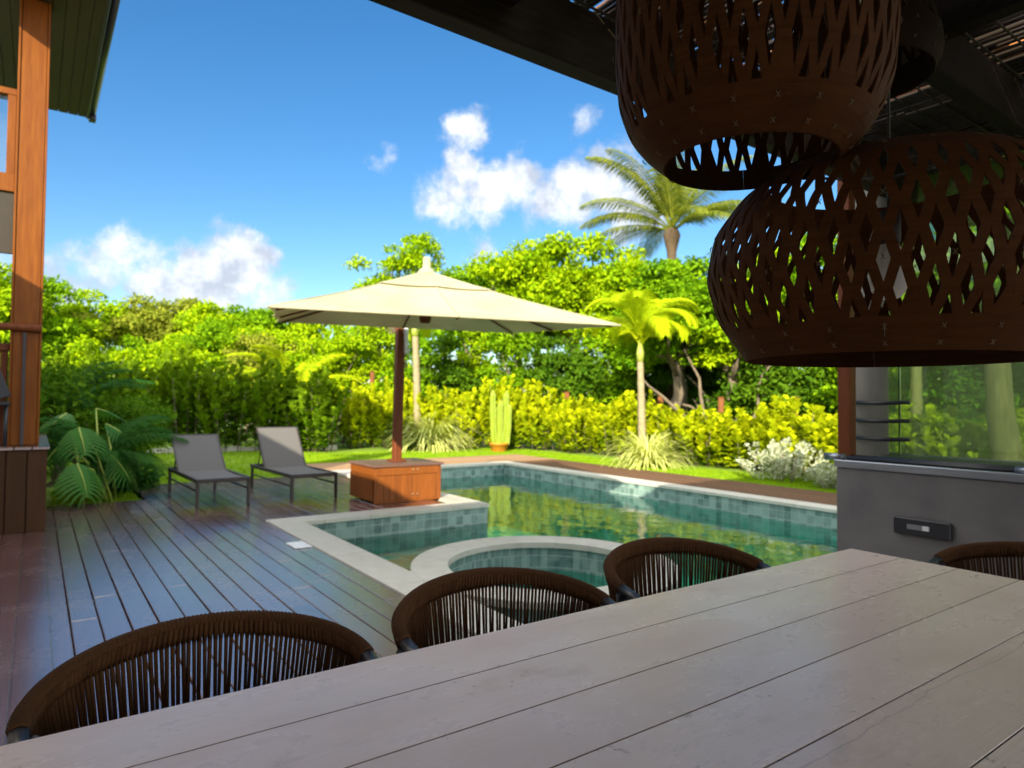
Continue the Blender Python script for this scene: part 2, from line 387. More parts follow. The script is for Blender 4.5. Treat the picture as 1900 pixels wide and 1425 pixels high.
M['edging'] = vary('edging_stone', (.34, .33, .29), (.5, .48, .43), .8, (2, 2, 2), 2, .4, .1)
M['bark'] = vary('bark', (.09, .07, .05), (.20, .16, .11), .85, (8, 8, 2), 2, .1, .5)
M['darkbark'] = vary('dark_palm_bark', (.05, .035, .02), (.12, .08, .045), .9, (6, 6, 14), 2, .1, .6)
M['palebark'] = vary('pale_bark', (.26, .23, .18), (.40, .36, .28), .85, (8, 8, 2), 2, .1, .4)
M['palmtrunk'] = vary('palm_trunk', (.20,.165,.09), (.30,.25,.15), .75, (2, 2, 18), 2, 0, .4)
M['shaft'] = pbr('palm_shaft', (.30, .36, .06), .45)[0]
M['fencepost'] = vary('fence_post_wood', (.17,.055,.015), (.24,.09,.025), .7, (8, 8, 2), 2, .2)
M['hedge'] = leafmat('hedge_leaf', (.13,.24,.005), (.56,.59,.006), .30)
M['hedged'] = leafmat('hedge_leaf_shaded', (.045,.13,.005), (.18,.28,.007), .30)  # darker copy of the hedge leaf, left run's shade in its colour
M['tree1'] = leafmat('tree_leaf_lime', (.10,.25,.003), (.42,.54,.004), .30)
M['tree2'] = leafmat('tree_leaf_green', (.045,.16,.004), (.25,.42,.005), .30)
M['tree3'] = leafmat('tree_leaf_olive', (.13,.19,.015), (.36,.38,.04), .30)
M['tree4'] = leafmat('tree_leaf_dark', (.03,.10,.006), (.11,.21,.008), .30)
M['palm1'] = leafmat('palm_leaf_lime', (.22,.36,.005), (.54,.60,.008), .30)
M['palm2'] = leafmat('palm_leaf_tall', (.06,.10,.012), (.24,.27,.03), .30)
M['fern'] = leafmat('fern_leaf', (.015,.075,.012), (.04,.13,.02), .3)
M['monstera'] = leafmat('monstera_leaf', (.025,.12,.016), (.06,.19,.025), .3, .4, .15)
M['rib'] = pbr('leaf_rib', (.26, .34, .05), .6)[0]
M['varieg'] = leafmat('variegated_blade', (.42,.47,.10), (.78,.80,.32), .25)
M['silver'] = leafmat('silver_leaf', (.36,.40,.28), (.56,.60,.46), .25)
def glassmat(name, tint, haze, hz):
    mt = bpy.data.materials.new(name); mt.use_nodes = True; T = NT(mt.node_tree); T.n.clear()
    tr = T.add('ShaderNodeBsdfTransparent'); tr.inputs['Color'].default_value = (*tint, 1)
    df = T.add('ShaderNodeBsdfTranslucent'); df.inputs['Color'].default_value = (*hz, 1)
    gl = T.add('ShaderNodeBsdfGlossy'); gl.inputs['Roughness'].default_value = .02
    m1 = T.add('ShaderNodeMixShader'); m1.inputs[0].default_value = haze; T.l.new(tr.outputs[0], m1.inputs[1]); T.l.new(df.outputs[0], m1.inputs[2])
    fr = T.add('ShaderNodeFresnel'); fr.inputs['IOR'].default_value = 1.5
    m2 = T.add('ShaderNodeMixShader'); T.l.new(fr.outputs[0], m2.inputs[0]); T.l.new(m1.outputs[0], m2.inputs[1]); T.l.new(gl.outputs[0], m2.inputs[2])
    o = T.add('ShaderNodeOutputMaterial'); T.l.new(m2.outputs[0], o.inputs['Surface'])
    return mt
M['screen'] = glassmat('dusty_glass', (.50, .62, .44), .17, (.42, .50, .26))
M['pane'] = glassmat('window_glass', (.85, .9, .9), .0, (.7, .7, .7))

# ------------------------------------------------------------------ the setting
PX0, PX1, PY0, PY1 = 2.40, 8.36, 3.0, 11.95       # pool water outline
NX, NY = 4.85, 7.30                                 # the deck's notch into the pool
SC, SR0, SR1 = (3.47, 4.36), 0.82, 1.08             # the round spa
def sheet(name, rects, z, mat):
    b = MB()
    for (x0, y0, x1, y1) in rects:
        i = len(b.v); b.v += [(x0, y0, z), (x1, y0, z), (x1, y1, z), (x0, y1, z)]; b.face((i, i+1, i+2, i+3))
    return tag(b.build(name, mat), kind='structure')
E_ = 0.28
sheet('ground', [(-600, -600, PX0 - .05, 900), (PX0 - .05, -600, PX1 + .05, PY0 - .05), (PX0 - .05, PY1 + .05, PX1 + .05, 900), (PX1 + .05, -600, 900, 900), (PX0 - .05, NY + .05, NX - .05, PY1 + .05)], -.10, M['ground'])
sheet('lawn', [(-12, 13.92, 40, 40), (-12, 11.77, 4.5, 13.92), (10.12, -14, 40, 13.92), (-12, 10.05, 1.18, 11.77)], -.03, M['lawn'])

b = MB(); bw, gap = .1395, .0065
def board(x, y0, y1):
    y = y0
    while y < y1 - .02:                               # butt joints along the run
        L = random.uniform(2.2, 4.4); ye = min(y1, y + L)
        if y1 - ye < .5: ye = y1
        dz = random.uniform(-.0015, .0015)
        b.box(-bw/2, y + .0004, -.028, bw/2, ye - .0004, 0, random.random(), .004, Matrix.Translation((x + bw/2, 0, dz)) @ Matrix.Rotation(random.gauss(0, .010), 4, 'Y')); y = ye
x = 2.10 - 36 * (bw + gap)
while x < 2.09:
    board(x, -3.5, 10.03 if x < 1.1 else 11.75); x += bw + gap
x = 2.10
while x < 4.42: board(x, -3.5, 2.69); board(x, 7.61, 11.75); x += bw + gap
while x < 6.4: board(x, -3.5, 2.69); x += bw + gap
tag(b.build('deck', M['deck']), kind='structure')
b = MB(); x = .10
while x > -1.3: b.box(x - .158, .9, .010, x, 7.97, .036, None, .004); x -= .166
b.box(-1.45, .9, .006, .09, 7.97, .022, .2)
tag(b.build('deck_step', M['deck']), kind='structure')
b = MB(); y = 12.27
while y < 13.85: b.box(4.52, y, -.05, 10.10, y + .13, -.004, None, .004); y += .137
tag(b.build('far_path', M['strip']), kind='structure')
b = MB(); x = 8.68
while x < 10.05: b.box(x, -2, -.05, x + .13, 12.26, -.006, None, .004); x += .137
tag(b.build('side_path', M['strip2']), kind='structure')

# coping: cream slabs round the pool and the spa ring
b = MB()
def slabs(x0, y0, x1, y1, along, L=.6):
    a0, a1 = (x0, x1) if along == 'x' else (y0, y1); n = max(1, round((a1 - a0) / L)); st = (a1 - a0) / n
    for i in range(n):
        p, q = a0 + i * st + .0015, a0 + (i + 1) * st - .0015
        if along == 'x': b.box(p, y0, -.035, q, y1, .014, None, .004)
        else: b.box(x0, p, -.035, x1, q, .014, None, .004)
ov = .02
slabs(2.10, 2.70, PX0 + ov, NY - ov, 'y'); slabs(2.10, NY - ov, NX + ov, 7.60, 'x'); slabs(4.55, 7.60, NX + ov, PY1 - ov, 'y')
slabs(4.55, PY1 - ov, PX1 - ov, 12.25, 'x'); slabs(PX1 - ov, 2.70, 8.66, 12.25, 'y'); slabs(PX0 + ov, 2.70, PX1 - ov, PY0 + ov, 'x')
tag(b.build('pool_coping', M['coping']), kind='structure')
b = MB(); NS = 96
for i in range(NS):
    if i % 6 == 5: a0, a1 = 2*math.pi*i/NS, 2*math.pi*(i+1)/NS - .0025
    else: a0, a1 = 2*math.pi*i/NS, 2*math.pi*(i+1)/NS
    k = len(b.v); r = (i // 6 * .37) % 1
    for a in (a0, a1):
        for rr, z in ((SR0 - .02, -.04), (SR0 - .02, .010), (SR0 - .016, .014), (SR1 + .016, .014), (SR1 + .02, .010), (SR1 + .02, -.04)):
            b.v.append((SC[0] + rr * math.cos(a), SC[1] + rr * math.sin(a), z + .003))
    for j in range(6): b.face((k+j, k+6+j, k+6+(j+1) % 6, k+(j+1) % 6), r)
b.box(PX0 + .005, 3.95, -.03, PX0 + .16, 4.74, .0125, .4, .003)
tag(b.build('spa_coping', M['coping']), kind='structure')
# basin: walls, floor, shallow shelf and steps, spa ring walls
b = MB(); zf = -1.35
out = [(PX0, PY0), (PX1, PY0), (PX1, PY1), (NX, PY1), (NX, NY), (PX0, NY)]
for i in range(6):
    (xa, ya), (xb, yb) = out[i], out[(i+1) % 6]; k = len(b.v)
    b.v += [(xa, ya, -.03), (xb, yb, -.03), (xb, yb, zf), (xa, ya, zf)]; b.face((k, k+3, k+2, k+1))
k = len(b.v); b.v += [(PX0, PY0, zf), (PX1, PY0, zf), (PX1, PY1, zf), (NX, PY1, zf), (NX, NY, zf), (PX0, NY, zf)]
b.face((k, k+1, k+4, k+5)); b.face((k+1, k+2, k+3, k+4))
b.box(PX0 + .01, 4.9, zf + .01, 4.6, NY - .01, -.62); b.box(PX0 + .012, 6.55, zf + .012, 4.4, NY - .012, -.48)
b.lathe([(SR0, -.95), (SR0, -.035)], 72, (*SC, 0)); b.lathe([(SR1, -.035), (SR1, zf)], 72, (*SC, 0))
b.lathe([(.001, -.95), (SR0, -.95)], 72, (*SC, 0))
b.lathe([(.52, -.93), (.52, -.55), (SR0 - .002, -.55)], 72, (*SC, 0))
tag(b.build('pool_basin', M['tile']), kind='structure')
zw = -.25
b = MB(); k = 0
b.v += [(p[0], p[1], zw) for p in out]; b.face((0, 1, 4, 5)); b.face((1, 2, 3, 4))
tag(b.build('water', M['water']), kind='structure')

# grass blades on the lawn
def blades(n, rects, hmin, hmax):
    A = np.array([(r[2]-r[0])*(r[3]-r[1])*r[4] for r in rects]); A = A / A.sum()
    idx = rng.choice(len(rects), n, p=A); R = np.array([r[:4] for r in rects])[idx]
    x = R[:, 0] + rng.random(n) * (R[:, 2]-R[:, 0]); y = R[:, 1] + rng.random(n) * (R[:, 3]-R[:, 1])
    a = rng.random(n) * 6.283; h = hmin + rng.random(n) * (hmax - hmin); w = .006 + rng.random(n) * .006
    ln = (rng.random(n) - .2) * .03
    P = np.stack([np.c_[x - np.cos(a)*w, y - np.sin(a)*w, np.full(n, -.032)], np.c_[x + np.cos(a)*w, y + np.sin(a)*w, np.full(n, -.032)], np.c_[x - np.sin(a)*ln, y + np.cos(a)*ln, h - .03]], 1).reshape(-1, 3)
    return P, np.arange(3 * n).reshape(-1, 3), rng.random(n)
P, F, r = blades(60000, [(10.13, 3.5, 11.4, 14, 3), (4.5, 13.93, 11.5, 16.5, 1.5), (.8, 11.78, 4.48, 13.9, 1.5), (.2, 10.06, 1.17, 11.7, 2.0), (0, 13.93, 6, 18.5, 1)], .025, .055)
tag(mesh_np('grass', P, F, r, M['blade']), 'short green lawn grass between pool path and hedge', 'grass', kind='stuff')

# ------------------------------------------------------------------ plants
LEAF6 = np.array([(0, 0, 0), (.36, .30, .06), (.42, .68, .05), (0, 1, -.06), (-.42, .68, .05), (-.36, .30, .06)])
LROUND = np.array([(0, 0, 0), (.34, .45, .05), (.40, .82, .06), (0, 1, 0), (-.40, .82, .06), (-.34, .45, .05)])
LF = np.array([(0, 1, 2, 3), (0, 3, 4, 5)])
def place_leaves(tmpl, pos, d, nrm_, length, width):
    """pos,d,nrm: Nx3; leaf grows along d"""
    d = d / np.linalg.norm(d, axis=1, keepdims=True)
    s = np.cross(d, nrm_); s /= np.linalg.norm(s, axis=1, keepdims=True) + 1e-9
    u = np.cross(s, d)
    V = pos[:, None] + tmpl[None, :, 0:1] * (s * width[:, None])[:, None] + tmpl[None, :, 1:2] * (d * length[:, None])[:, None] + tmpl[None, :, 2:3] * (u * length[:, None])[:, None]
    n = len(pos); F = (LF[None] + (np.arange(n) * 6)[:, None, None]).reshape(-1, 4)
    return V.reshape(-1, 3), F
def unit(n):
    v = rng.normal(size=(n, 3)); return v / np.linalg.norm(v, axis=1, keepdims=True)
def clump_leaves(centres, radii, per, size, squash=.6, tmpl=LEAF6, aspect=.62):
    P = []; D = []; N = []; R = []
    for c, rc in zip(centres, radii):
        n = int(per * (rc / np.mean(radii)) ** 2) + 4
        u = unit(n); u[:, 2] = np.where(u[:, 2] < -.35, -u[:, 2], u[:, 2])
        rad = rc * rng.random(n) ** .45
        P.append(c + u * rad[:, None] * (1, 1, squash))
        D.append(unit(n) * .9 + u * .7 + np.array((0, 0, -.25))); N.append(u * .8 + np.array((0, 0, .8)) + unit(n) * .5)
        R.append(np.clip(rng.normal(.5 + rng.normal() * .12, .22, n), 0, 1))
    P = np.concatenate(P); n = len(P); L = size * (.7 + .6 * rng.random(n))
    V, F = place_leaves(tmpl, P, np.concatenate(D), np.concatenate(N), L, L * aspect)
    return V, F, np.repeat(np.concatenate(R), 2)
def crown_points(ells, n, shell=.5):
    out = []
    vol = np.array([e[3]*e[4]*e[5] for e in ells]) ** .8; vol /= vol.sum()
    for k in rng.choice(len(ells), n, p=vol):
        e = ells[k]; u = unit(1)[0]
        if u[2] < -.5: u[2] *= -1
        out.append(np.array(e[:3]) + u * np.array(e[3:]) * rng.random() ** shell)
    return np.array(out)
def tree(name, label, loc, h, ells, nc, per, size, mat, tr=.14, rc=(.45, .8), bark='bark', group=None, cat='tree', limbs=14):
    root = empty(name, loc); tag(root, label, cat, group)
    C = crown_points(ells, nc); R = rng.uniform(rc[0], rc[1], nc)
    V, F, r = clump_leaves(C, R, per, size)
    mesh_np('crown', V, F, r, mat, root)
    b = MB(); base = min(e[2] - e[5] * .3 for e in ells); cx_ = np.mean([e[0] for e in ells]); cy_ = np.mean([e[1] for e in ells])
    pts = [(0, 0, -.15)]; k = 6
    for i in range(1, k + 1):
        t = i / k; pts.append((cx_ * t + random.uniform(-.1, .1), cy_ * t + random.uniform(-.1, .1), base * t))
    b.tube(pts, [tr * (1.25 - .6 * i / k) for i in range(k + 1)], 8)
    top = Vector(pts[-1])
    for c in C[rng.choice(nc, min(limbs, nc), replace=False)]:
        c = Vector(c); st = top if random.random() < .6 else Vector(pts[-2]); mid = st.lerp(c, .5) + Vector((random.uniform(-.3, .3), random.uniform(-.3, .3), random.uniform(-.1, .35)))
        b.tube([st, st.lerp(mid, .5) + Vector((0, 0, .06)), mid, c], [tr * .45, tr * .35, tr * .25, tr * .10], 6)
    b.build('trunk', M[bark], root)
    return root

def btree(px, depth, top, hw, mat, label, per=95, nc=46, size=.155, lo=None, cat='tree', name='tree', group=None, seed_off=0, rc=None, bark='bark'):
    """tree whose crown tops out at photo row `top` when it stands `depth` m away"""
    loc = at(px, depth, -.1); h = hgt(top, depth, px) + .1; w = hw / FPX * depth
    ch = h * .42 if lo is None else lo
    ells = [(0, 0, h - ch * .55, w * .75, w * .75, ch * .5), (random.uniform(-.5, .5) * w, random.uniform(-.4, .4) * w, h - ch * 1.0, w, w, ch * .55), (random.uniform(-.7, .7) * w, random.uniform(-.5, .5) * w, h - ch * .8, w * .6, w * .6, ch * .45)]
    return tree(name, label, loc, h, ells, nc, per, size, M[mat], .09 + .012 * h, rc or (.28 + .015 * h, .55 + .05 * h), group=group, cat=cat, bark=bark)

# skyline trees
G1 = 'trees behind the hedge on the left'
LB1 = 'leafy green tree in the row behind the left hedge'
for (px, dep, top, hw, mat) in [(-60, 21, 480, 110, 'tree1'), (40, 23, 508, 90, 'tree2'), (150, 26, 543, 110, 'tree1'), (275, 27, 548, 110, 'tree3'), (390, 25, 566, 100, 'tree1'), (480, 26, 560, 90, 'tree2'), (570, 24, 585, 100, 'tree1'), (330, 29, 552, 90, 'tree3')]:
    btree(px, dep, top, hw, mat, LB1, group=G1, nc=52, per=230)
btree(765, 23, 404, 98, 'tree1', 'tall airy lime-green tree rising above the parasol peak', nc=75, per=120, size=.13, lo=3.0, rc=(.25, .48))
btree(690, 25, 515, 60, 'tree2', 'smaller green tree left of the parasol peak', nc=36)
G2 = 'trees behind the hedge on the right'
LB2 = 'bushy bright green tree in the row behind the young palm'
for (px, dep, top, hw, mat) in [(865, 26, 490, 70, 'tree2'), (950, 22, 452, 85, 'tree1'), (1060, 22, 437, 100, 'tree1'), (1165, 21, 455, 95, 'tree1'), (1265, 20, 490, 85, 'tree2'), (1340, 21, 475, 80, 'tree1'), (1000, 25, 450, 100, 'tree2')]:
    btree(px, dep, top, hw, mat, LB2, group=G2, nc=56, per=250)
G3 = 'trees seen through the big woven lamp'
LB3 = 'green tree in the garden behind the barbecue and the big woven lamp'
for (px, dep, top, hw, mat) in [(1430, 19, 455, 110, 'tree1'), (1540, 17, 430, 120, 'tree2'), (1660, 16, 420, 130, 'tree1'), (1790, 15, 420, 130, 'tree1'), (1920, 13, 430, 140, 'tree2'), (2060, 13, 400, 160, 'tree1')]:
    btree(px, dep, top, hw, mat, LB3, group=G3, nc=52, per=190)
# understory bushes between hedge and trees
G4 = 'bushes between hedge and trees'
LB4 = 'dense bush filling the gap between hedge and trees'
def bush(px, dep, top, hw, mat, per=150, nc=36, size=.12, label=LB4, group=G4, name='bush', cat='bush'):
    loc = at(px, dep, -.1); h = hgt(top, dep, px) + .1; w = hw / FPX * dep
    ells = [(0, 0, h * .55, w, w, h * .45), (random.uniform(-.4, .4) * w, random.uniform(-.4, .4) * w, h * .35, w * 1.1, w * 1.1, h * .35)]
    return tree(name, label, loc, h, ells, nc, per, size, M[mat], .06, (.32, .55), group=group, cat=cat, limbs=8)
for i, px in enumerate(range(-40, 1215, 62)):
    dep = 21.5 - (1.5 if px > 900 else 0) + random.uniform(-.8, .8); top = 610 + random.uniform(-35, 30)
    bush(px, dep, top, 62, random.choice(['tree1', 'tree2', 'tree2', 'tree3']) if px < 700 else random.choice(['tree2', 'tree1', 'tree2', 'tree4']))
for i, px in enumerate(range(1405, 2050, 75)):
    bush(px, 16.2 - (px - 1330) * .004 + random.uniform(-.5, .5), 640 + random.uniform(-40, 40), 70, random.choice(['tree4', 'tree2', 'tree4']))
for px, dep, top in ((1215, 21.5, 600), (1275, 22.5, 590), (1335, 22.0, 600), (1390, 20.5, 610)):
    bush(px, dep, top, 70, 'tree4')
btree(1245, 17.2, 478, 95, 'tree2', 'leafy tree overhanging the dark gap right of the young palm', nc=60, per=190, size=.13, lo=2.3, rc=(.3, .55))
btree(1345, 16.4, 505, 80, 'tree1', 'spreading bright tree above the dark gap beside the big lamp', nc=56, per=190, size=.13, lo=2.0, rc=(.3, .55))
# old tree with pale bare limbs in the dark gap right of the young palm
root = empty('old_tree', at(1330, 16.0, -.1)); tag(root, 'gnarled tree with bare pale limbs in the dark gap behind the hedge', 'tree')
b = MB()
for k in range(9):
    a = random.uniform(0, 6.28); p = Vector((0, 0, .1)); d = Vector((math.cos(a) * .6, math.sin(a) * .6, 1)).normalized(); pts = [p.copy()]
    for j in range(7):
        d = (d + Vector((random.uniform(-.5, .5), random.uniform(-.5, .5), random.uniform(-.25, .2)))).normalized(); p = p + d * .42; pts.append(p.copy())
    b.tube(pts, [.075 - .008 * j for j in range(8)], 7)
b.build('trunk', M['bark'], root)
C = crown_points([(0, 0, 3.2, 1.6, 1.6, 1.0)], 24); V, F, r = clump_leaves(C, rng.uniform(.3, .55, 24), 80, .15); mesh_np('crown', V, F, r, M['tree2'], root)
# pale trunk seen through the glass screen
tree('pale_tree', 'pale thick-trunked tree seen through the glass behind the barbecue', at(1868, 9.5, -.1), 4, [(0, 0, 4.4, 1.3, 1.3, .8)], 22, 80, .16, M['tree1'], .17, (.4, .6), 'bark', cat='tree')
# far woods that read as one mass
n = 230; C = []
for i in range(n):
    px = random.uniform(-700, 2600); dep = random.uniform(31, 44); p = at(px, dep, 0); C.append((p.x, p.y, random.uniform(0, hgt(600, dep))))
V, F, r = clump_leaves(np.array(C), rng.uniform(1.2, 2.2, n), 70, .5)
tag(mesh_np('far_woods', V, F, r, M['tree2']), 'mass of far woodland behind the garden trees', 'woods', kind='stuff')

# hedge shrubs: upright shoots of rounded leaves
def shoots(nsh, h, w, per, lsize):
    P = []; D = []; N = []; R = []; S = MB()
    for k in range(nsh):
        a = random.uniform(0, 6.28); rr = w * math.sqrt(random.random()); bx, by = rr * math.cos(a), rr * math.sin(a)
        hh = h * random.uniform(.42, 1.0) ** .9 * (1 - .25 * (rr / w) ** 2); lean = Vector((bx, by, 0)) * random.uniform(.1, .5)
        p0 = Vector((bx * .6, by * .6, 0)); p1 = Vector((bx, by, hh)) + lean * .5
        if k % 4 == 0: S.tube([p0, p0.lerp(p1, .5), p1], [.014, .010, .005], 5)
        t = np.concatenate([rng.random(per // 2) * .8 + .15, 1 - rng.random(per - per // 2) ** 2 * .35])
        ax = np.array(p1 - p0); pos = np.array(p0) + t[:, None] * ax
        ang = rng.random(per) * 6.283; out_ = np.c_[np.cos(ang), np.sin(ang), np.zeros(per)]
        upw = .35 + 1.0 * t[:, None] ** 2
        d = out_ + upw * np.array((0, 0, 1.0)) + rng.normal(size=(per, 3)) * .2
        P.append(pos + rng.normal(size=(per, 3)) * .02); D.append(d); N.append(np.array((0, 0, 1.0)) - out_ * .8 + rng.normal(size=(per, 3)) * .3)
        R.append(np.clip(t * .75 + rng.normal(0, .18, per), 0, 1))
    P = np.concatenate(P); nn = len(P); L = lsize * (.7 + .6 * rng.random(nn))
    V, F = place_leaves(LROUND, P, np.concatenate(D), np.concatenate(N), L, L * .85)
    return V, F, np.repeat(np.concatenate(R), 2), S
def hedge_proto(mat, h):
    root = empty('hedge_shrub'); V, F, r, S = shoots(62, h, .70, 34, .15)
    mesh_np('foliage', V, F, r, mat, root); S.build('stem', M['bark'], root)
    return root
hp = [hedge_proto(M['hedge'], 1.95), hedge_proto(M['hedge'], 1.8), hedge_proto(M['hedged'], 2.2), hedge_proto(M['hedge'], 2.0)]
used = [False] * 4
def put_hedge(k, x, y, s, sz, label, group):
    o = hp[k] if not used[k] else copy_tree(hp[k]); used[k] = True
    o.location = (x, y, -.1); o.rotation_euler = (0, 0, random.uniform(0, 6.28)); o.scale = (s, s, sz); tag(o, label, 'shrub', group); return o
# far run, right run and the shaded left run
run = [(6.6, 18.7), (7.6, 18.2), (8.5, 17.6), (9.4, 17.0), (10.2, 16.4), (11.0, 15.8), (11.8, 15.2), (12.2, 14.3)]
for i, (x, y) in enumerate(run):
    put_hedge([0, 1, 3][i % 3], x, y, 1.0, random.uniform(.95, 1.2), 'sunlit yellow-green shrub in the hedge run behind the cactus', 'sunlit hedge shrubs behind the cactus')
for i in range(13):
    y = 13.6 - i * 1.0
    put_hedge([0, 1, 3][i % 3], 12.2 + random.uniform(-.15, .2), y, 1.0, random.uniform(.66, .92), 'sunlit yellow-green shrub in the hedge along the right lawn', 'sunlit hedge shrubs along the right lawn')
for i in range(8):
    x = -.6 + i * .95
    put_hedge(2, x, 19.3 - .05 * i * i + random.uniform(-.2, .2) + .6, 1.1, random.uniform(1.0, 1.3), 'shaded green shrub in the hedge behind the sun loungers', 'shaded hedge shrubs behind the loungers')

# palms
def frond(length, n, lmax, e0, e1, wid, stem_r, mat, stiff=.5, pw=1.3):
    V = []; F = []; R = []; ang = e0; p = np.zeros(3); pts = [p.copy()]; seg = 24
    tang = []
    for i in range(seg):
        t = (i + .5) / seg; a = e0 + (e1 - e0) * t ** pw
        dirv = np.array((math.cos(a), 0, math.sin(a))); tang.append(dirv); p = p + dirv * length / seg; pts.append(p.copy())
    pts = np.array(pts); tang.append(tang[-1])
    for k in range(n):
        t = .14 + .86 * (k + .5) / n; q = t * seg; i = min(int(q), seg - 1); f = q - i
        c = pts[i] * (1 - f) + pts[i+1] * f; tv = tang[i]; up = np.array((-tv[2], 0, tv[0]))
        L = lmax * (math.sin(math.pi * min(1, .12 + .88 * t)) ** .55 * .8 + .2) * random.uniform(.85, 1.1)
        for sgn in (-1, 1):
            side = np.array((0, sgn, 0.0)); d = tv * (.55 + .5 * t) + side * 1.0 + up * stiff * random.uniform(.1, .6); d /= np.linalg.norm(d)
            mid = c + d * L * .5; tip = mid + (d + np.array((0, 0, -.75 + stiff * .5))) / np.linalg.norm(d + np.array((0, 0, -.75 + stiff * .5))) * L * .5
            wv = tv * wid; b0 = len(V)
            V += [c - wv * .5, c + wv * .5, mid + wv, mid - wv, tip]; rr = random.random()
            F += [(b0, b0+1, b0+2, b0+3), (b0+3, b0+2, b0+4, b0+4)]; R += [rr, rr]
    b = MB(); b.v = [tuple(v) for v in V]; b.f = [f if f[2] != f[3] else f[:3] for f in F]; b.r = R; b.sm = [False] * len(F)
    st = MB(); st.tube([tuple(q) for q in pts[::3]], [stem_r * (1 - .85 * i / (len(pts[::3]) - 1)) for i in range(len(pts[::3]))], 5)
    off = len(b.v); b.v += st.v; b.f += [tuple(i + off for i in f) for f in st.f]; b.r += [.9] * len(st.f); b.sm += st.sm
    return b
def palm(name, label, loc, h, r0, r1, nf, L, lmax, wid, mat, trunkmat, lean=(0, 0), shaft=None, nl=46, els=(1.25, -.9), stiff=.4, cat='palm tree', pw=1.3, step=.28, estep=.22):
    root = empty(name, loc); tag(root, label, cat)
    if h > .05:
        b = MB(); k = 14; b.tube([(lean[0] * (i/k) ** 1.6, lean[1] * (i/k) ** 1.6, h * i / k - .1 * (i == 0)) for i in range(k + 1)], [r0 + (r1 - r0) * (i / k) + .01 * (i % 2) for i in range(k + 1)], 10); b.build('trunk', trunkmat, root)
    top = Vector((lean[0], lean[1], h))
    if shaft:
        b = MB(); b.tube([top + Vector((0, 0, -.02)), top + Vector((0, 0, shaft * .4)), top + Vector((0, 0, shaft))], [r1 * 1.15, r1 * 1.35, r1 * .5], 10); b.build('crownshaft', M['shaft'], root); top = top + Vector((0, 0, shaft * .8))
    protos = []
    for v in range(4):
        e0 = els[0] - step * v; e1 = els[1] + random.uniform(-.15, .15) - estep * v
        o = frond(L * random.uniform(.9, 1.05), nl, lmax, e0, e1, wid, L * .009, mat, stiff, pw).build('frond', mat, root); protos.append(o)
    for i in range(nf):
        o = protos[i % 4] if i < 4 else protos[i % 4].copy()
        if i >= 4: col.objects.link(o)
        o.parent = root; o.location = top + Vector((0, 0, random.uniform(-.05, .05))); o.rotation_euler = (random.uniform(-.15, .15), random.uniform(-.1, .1), i * 2.399 + random.uniform(-.2, .2)); s = random.uniform(.88, 1.08); o.scale = (s, s, s)
    return root
d_ = 20.5
palm('tall_palm', 'tall feathery palm towering over the trees under the clouds', at(1240, d_, -.1), hgt(425, d_, 1240) + .1, .15, .13, 28, 3.5, .72, .017, M['palm2'], M['darkbark'], (.15, .0), None, 70, (1.5, .30), -.3, pw=1.4, step=.38, estep=.34)
MB().lathe([(.13, 0), (.15, .3), (.22, .6), (.27, .8), (.2, .98), (.05, 1.05)], 14).build('crown_boot', M['darkbark'], bpy.data.objects['tall_palm'], (.13, 0, hgt(425, d_, 1240) + .1 - .95))
p1 = Vector((11.12, 10.48, -.05))
palm('young_palm', 'slender young palm with drooping lime-yellow fronds in the right lawn', p1, 2.35, .095, .065, 17, 1.95, .50, .011, M['palm1'], M['palmtrunk'], (-.05, .03), .45, 84, (1.56, -.95), .05, pw=1.9, step=.24)
p2 = at(776, 19.0, -.05)
palm('garden_palm', 'slender palm whose pale trunk rises behind the parasol mast', p2, 3.25, .11, .085, 14, 1.7, .5, .012, M['palm1'], M['palmtrunk'], (-.12, 0), .4, 80, (1.5, -1.0), .05, pw=1.8)
palm('feather_palm', 'low feathery palm in the sun above the left hedge', at(545, 19.9, -.1), 1.25, .12, .1, 18, 2.6, .5, .014, M['palm1'], M['bark'], (0, 0), None, 74, (1.4, -.4), .2)
palm('back_palm', 'small palm crown peeking between the tall palm and the big lamp', at(1345, 21.5, -.1), hgt(520, 21.5), .14, .12, 14, 1.9, .45, .013, M['tree1'], M['bark'], (0, 0), None, 40, (1.3, -.6), .3)
palm('lamp_palm', 'bright palm seen through the lattice of the big lamp', at(1700, 11.5, -.1), 2.3, .1, .08, 16, 1.7, .5, .025, M['palm1'], M['palmtrunk'], (0, 0), .4, 40, (1.3, -.9), .1)
palm('fern_palm', 'dark green arching fern-like palm growing behind the monstera', at(190, 9.3, -.05),   .35, .07, .06, 20, 1.2, .40, .010, M['fern'], M['bark'], (0, 0), None, 46, (1.35, -.25), .2, 'palm plant')
palm('shade_palm', 'tall dark feathery palm plant beside the timber post', at(112, 11.3, -.05), .8, .07, .06, 18, 1.7, .42, .012, M['fern'], M['bark'], (0, 0), None, 46, (1.45, -.1), .2, 'palm plant')

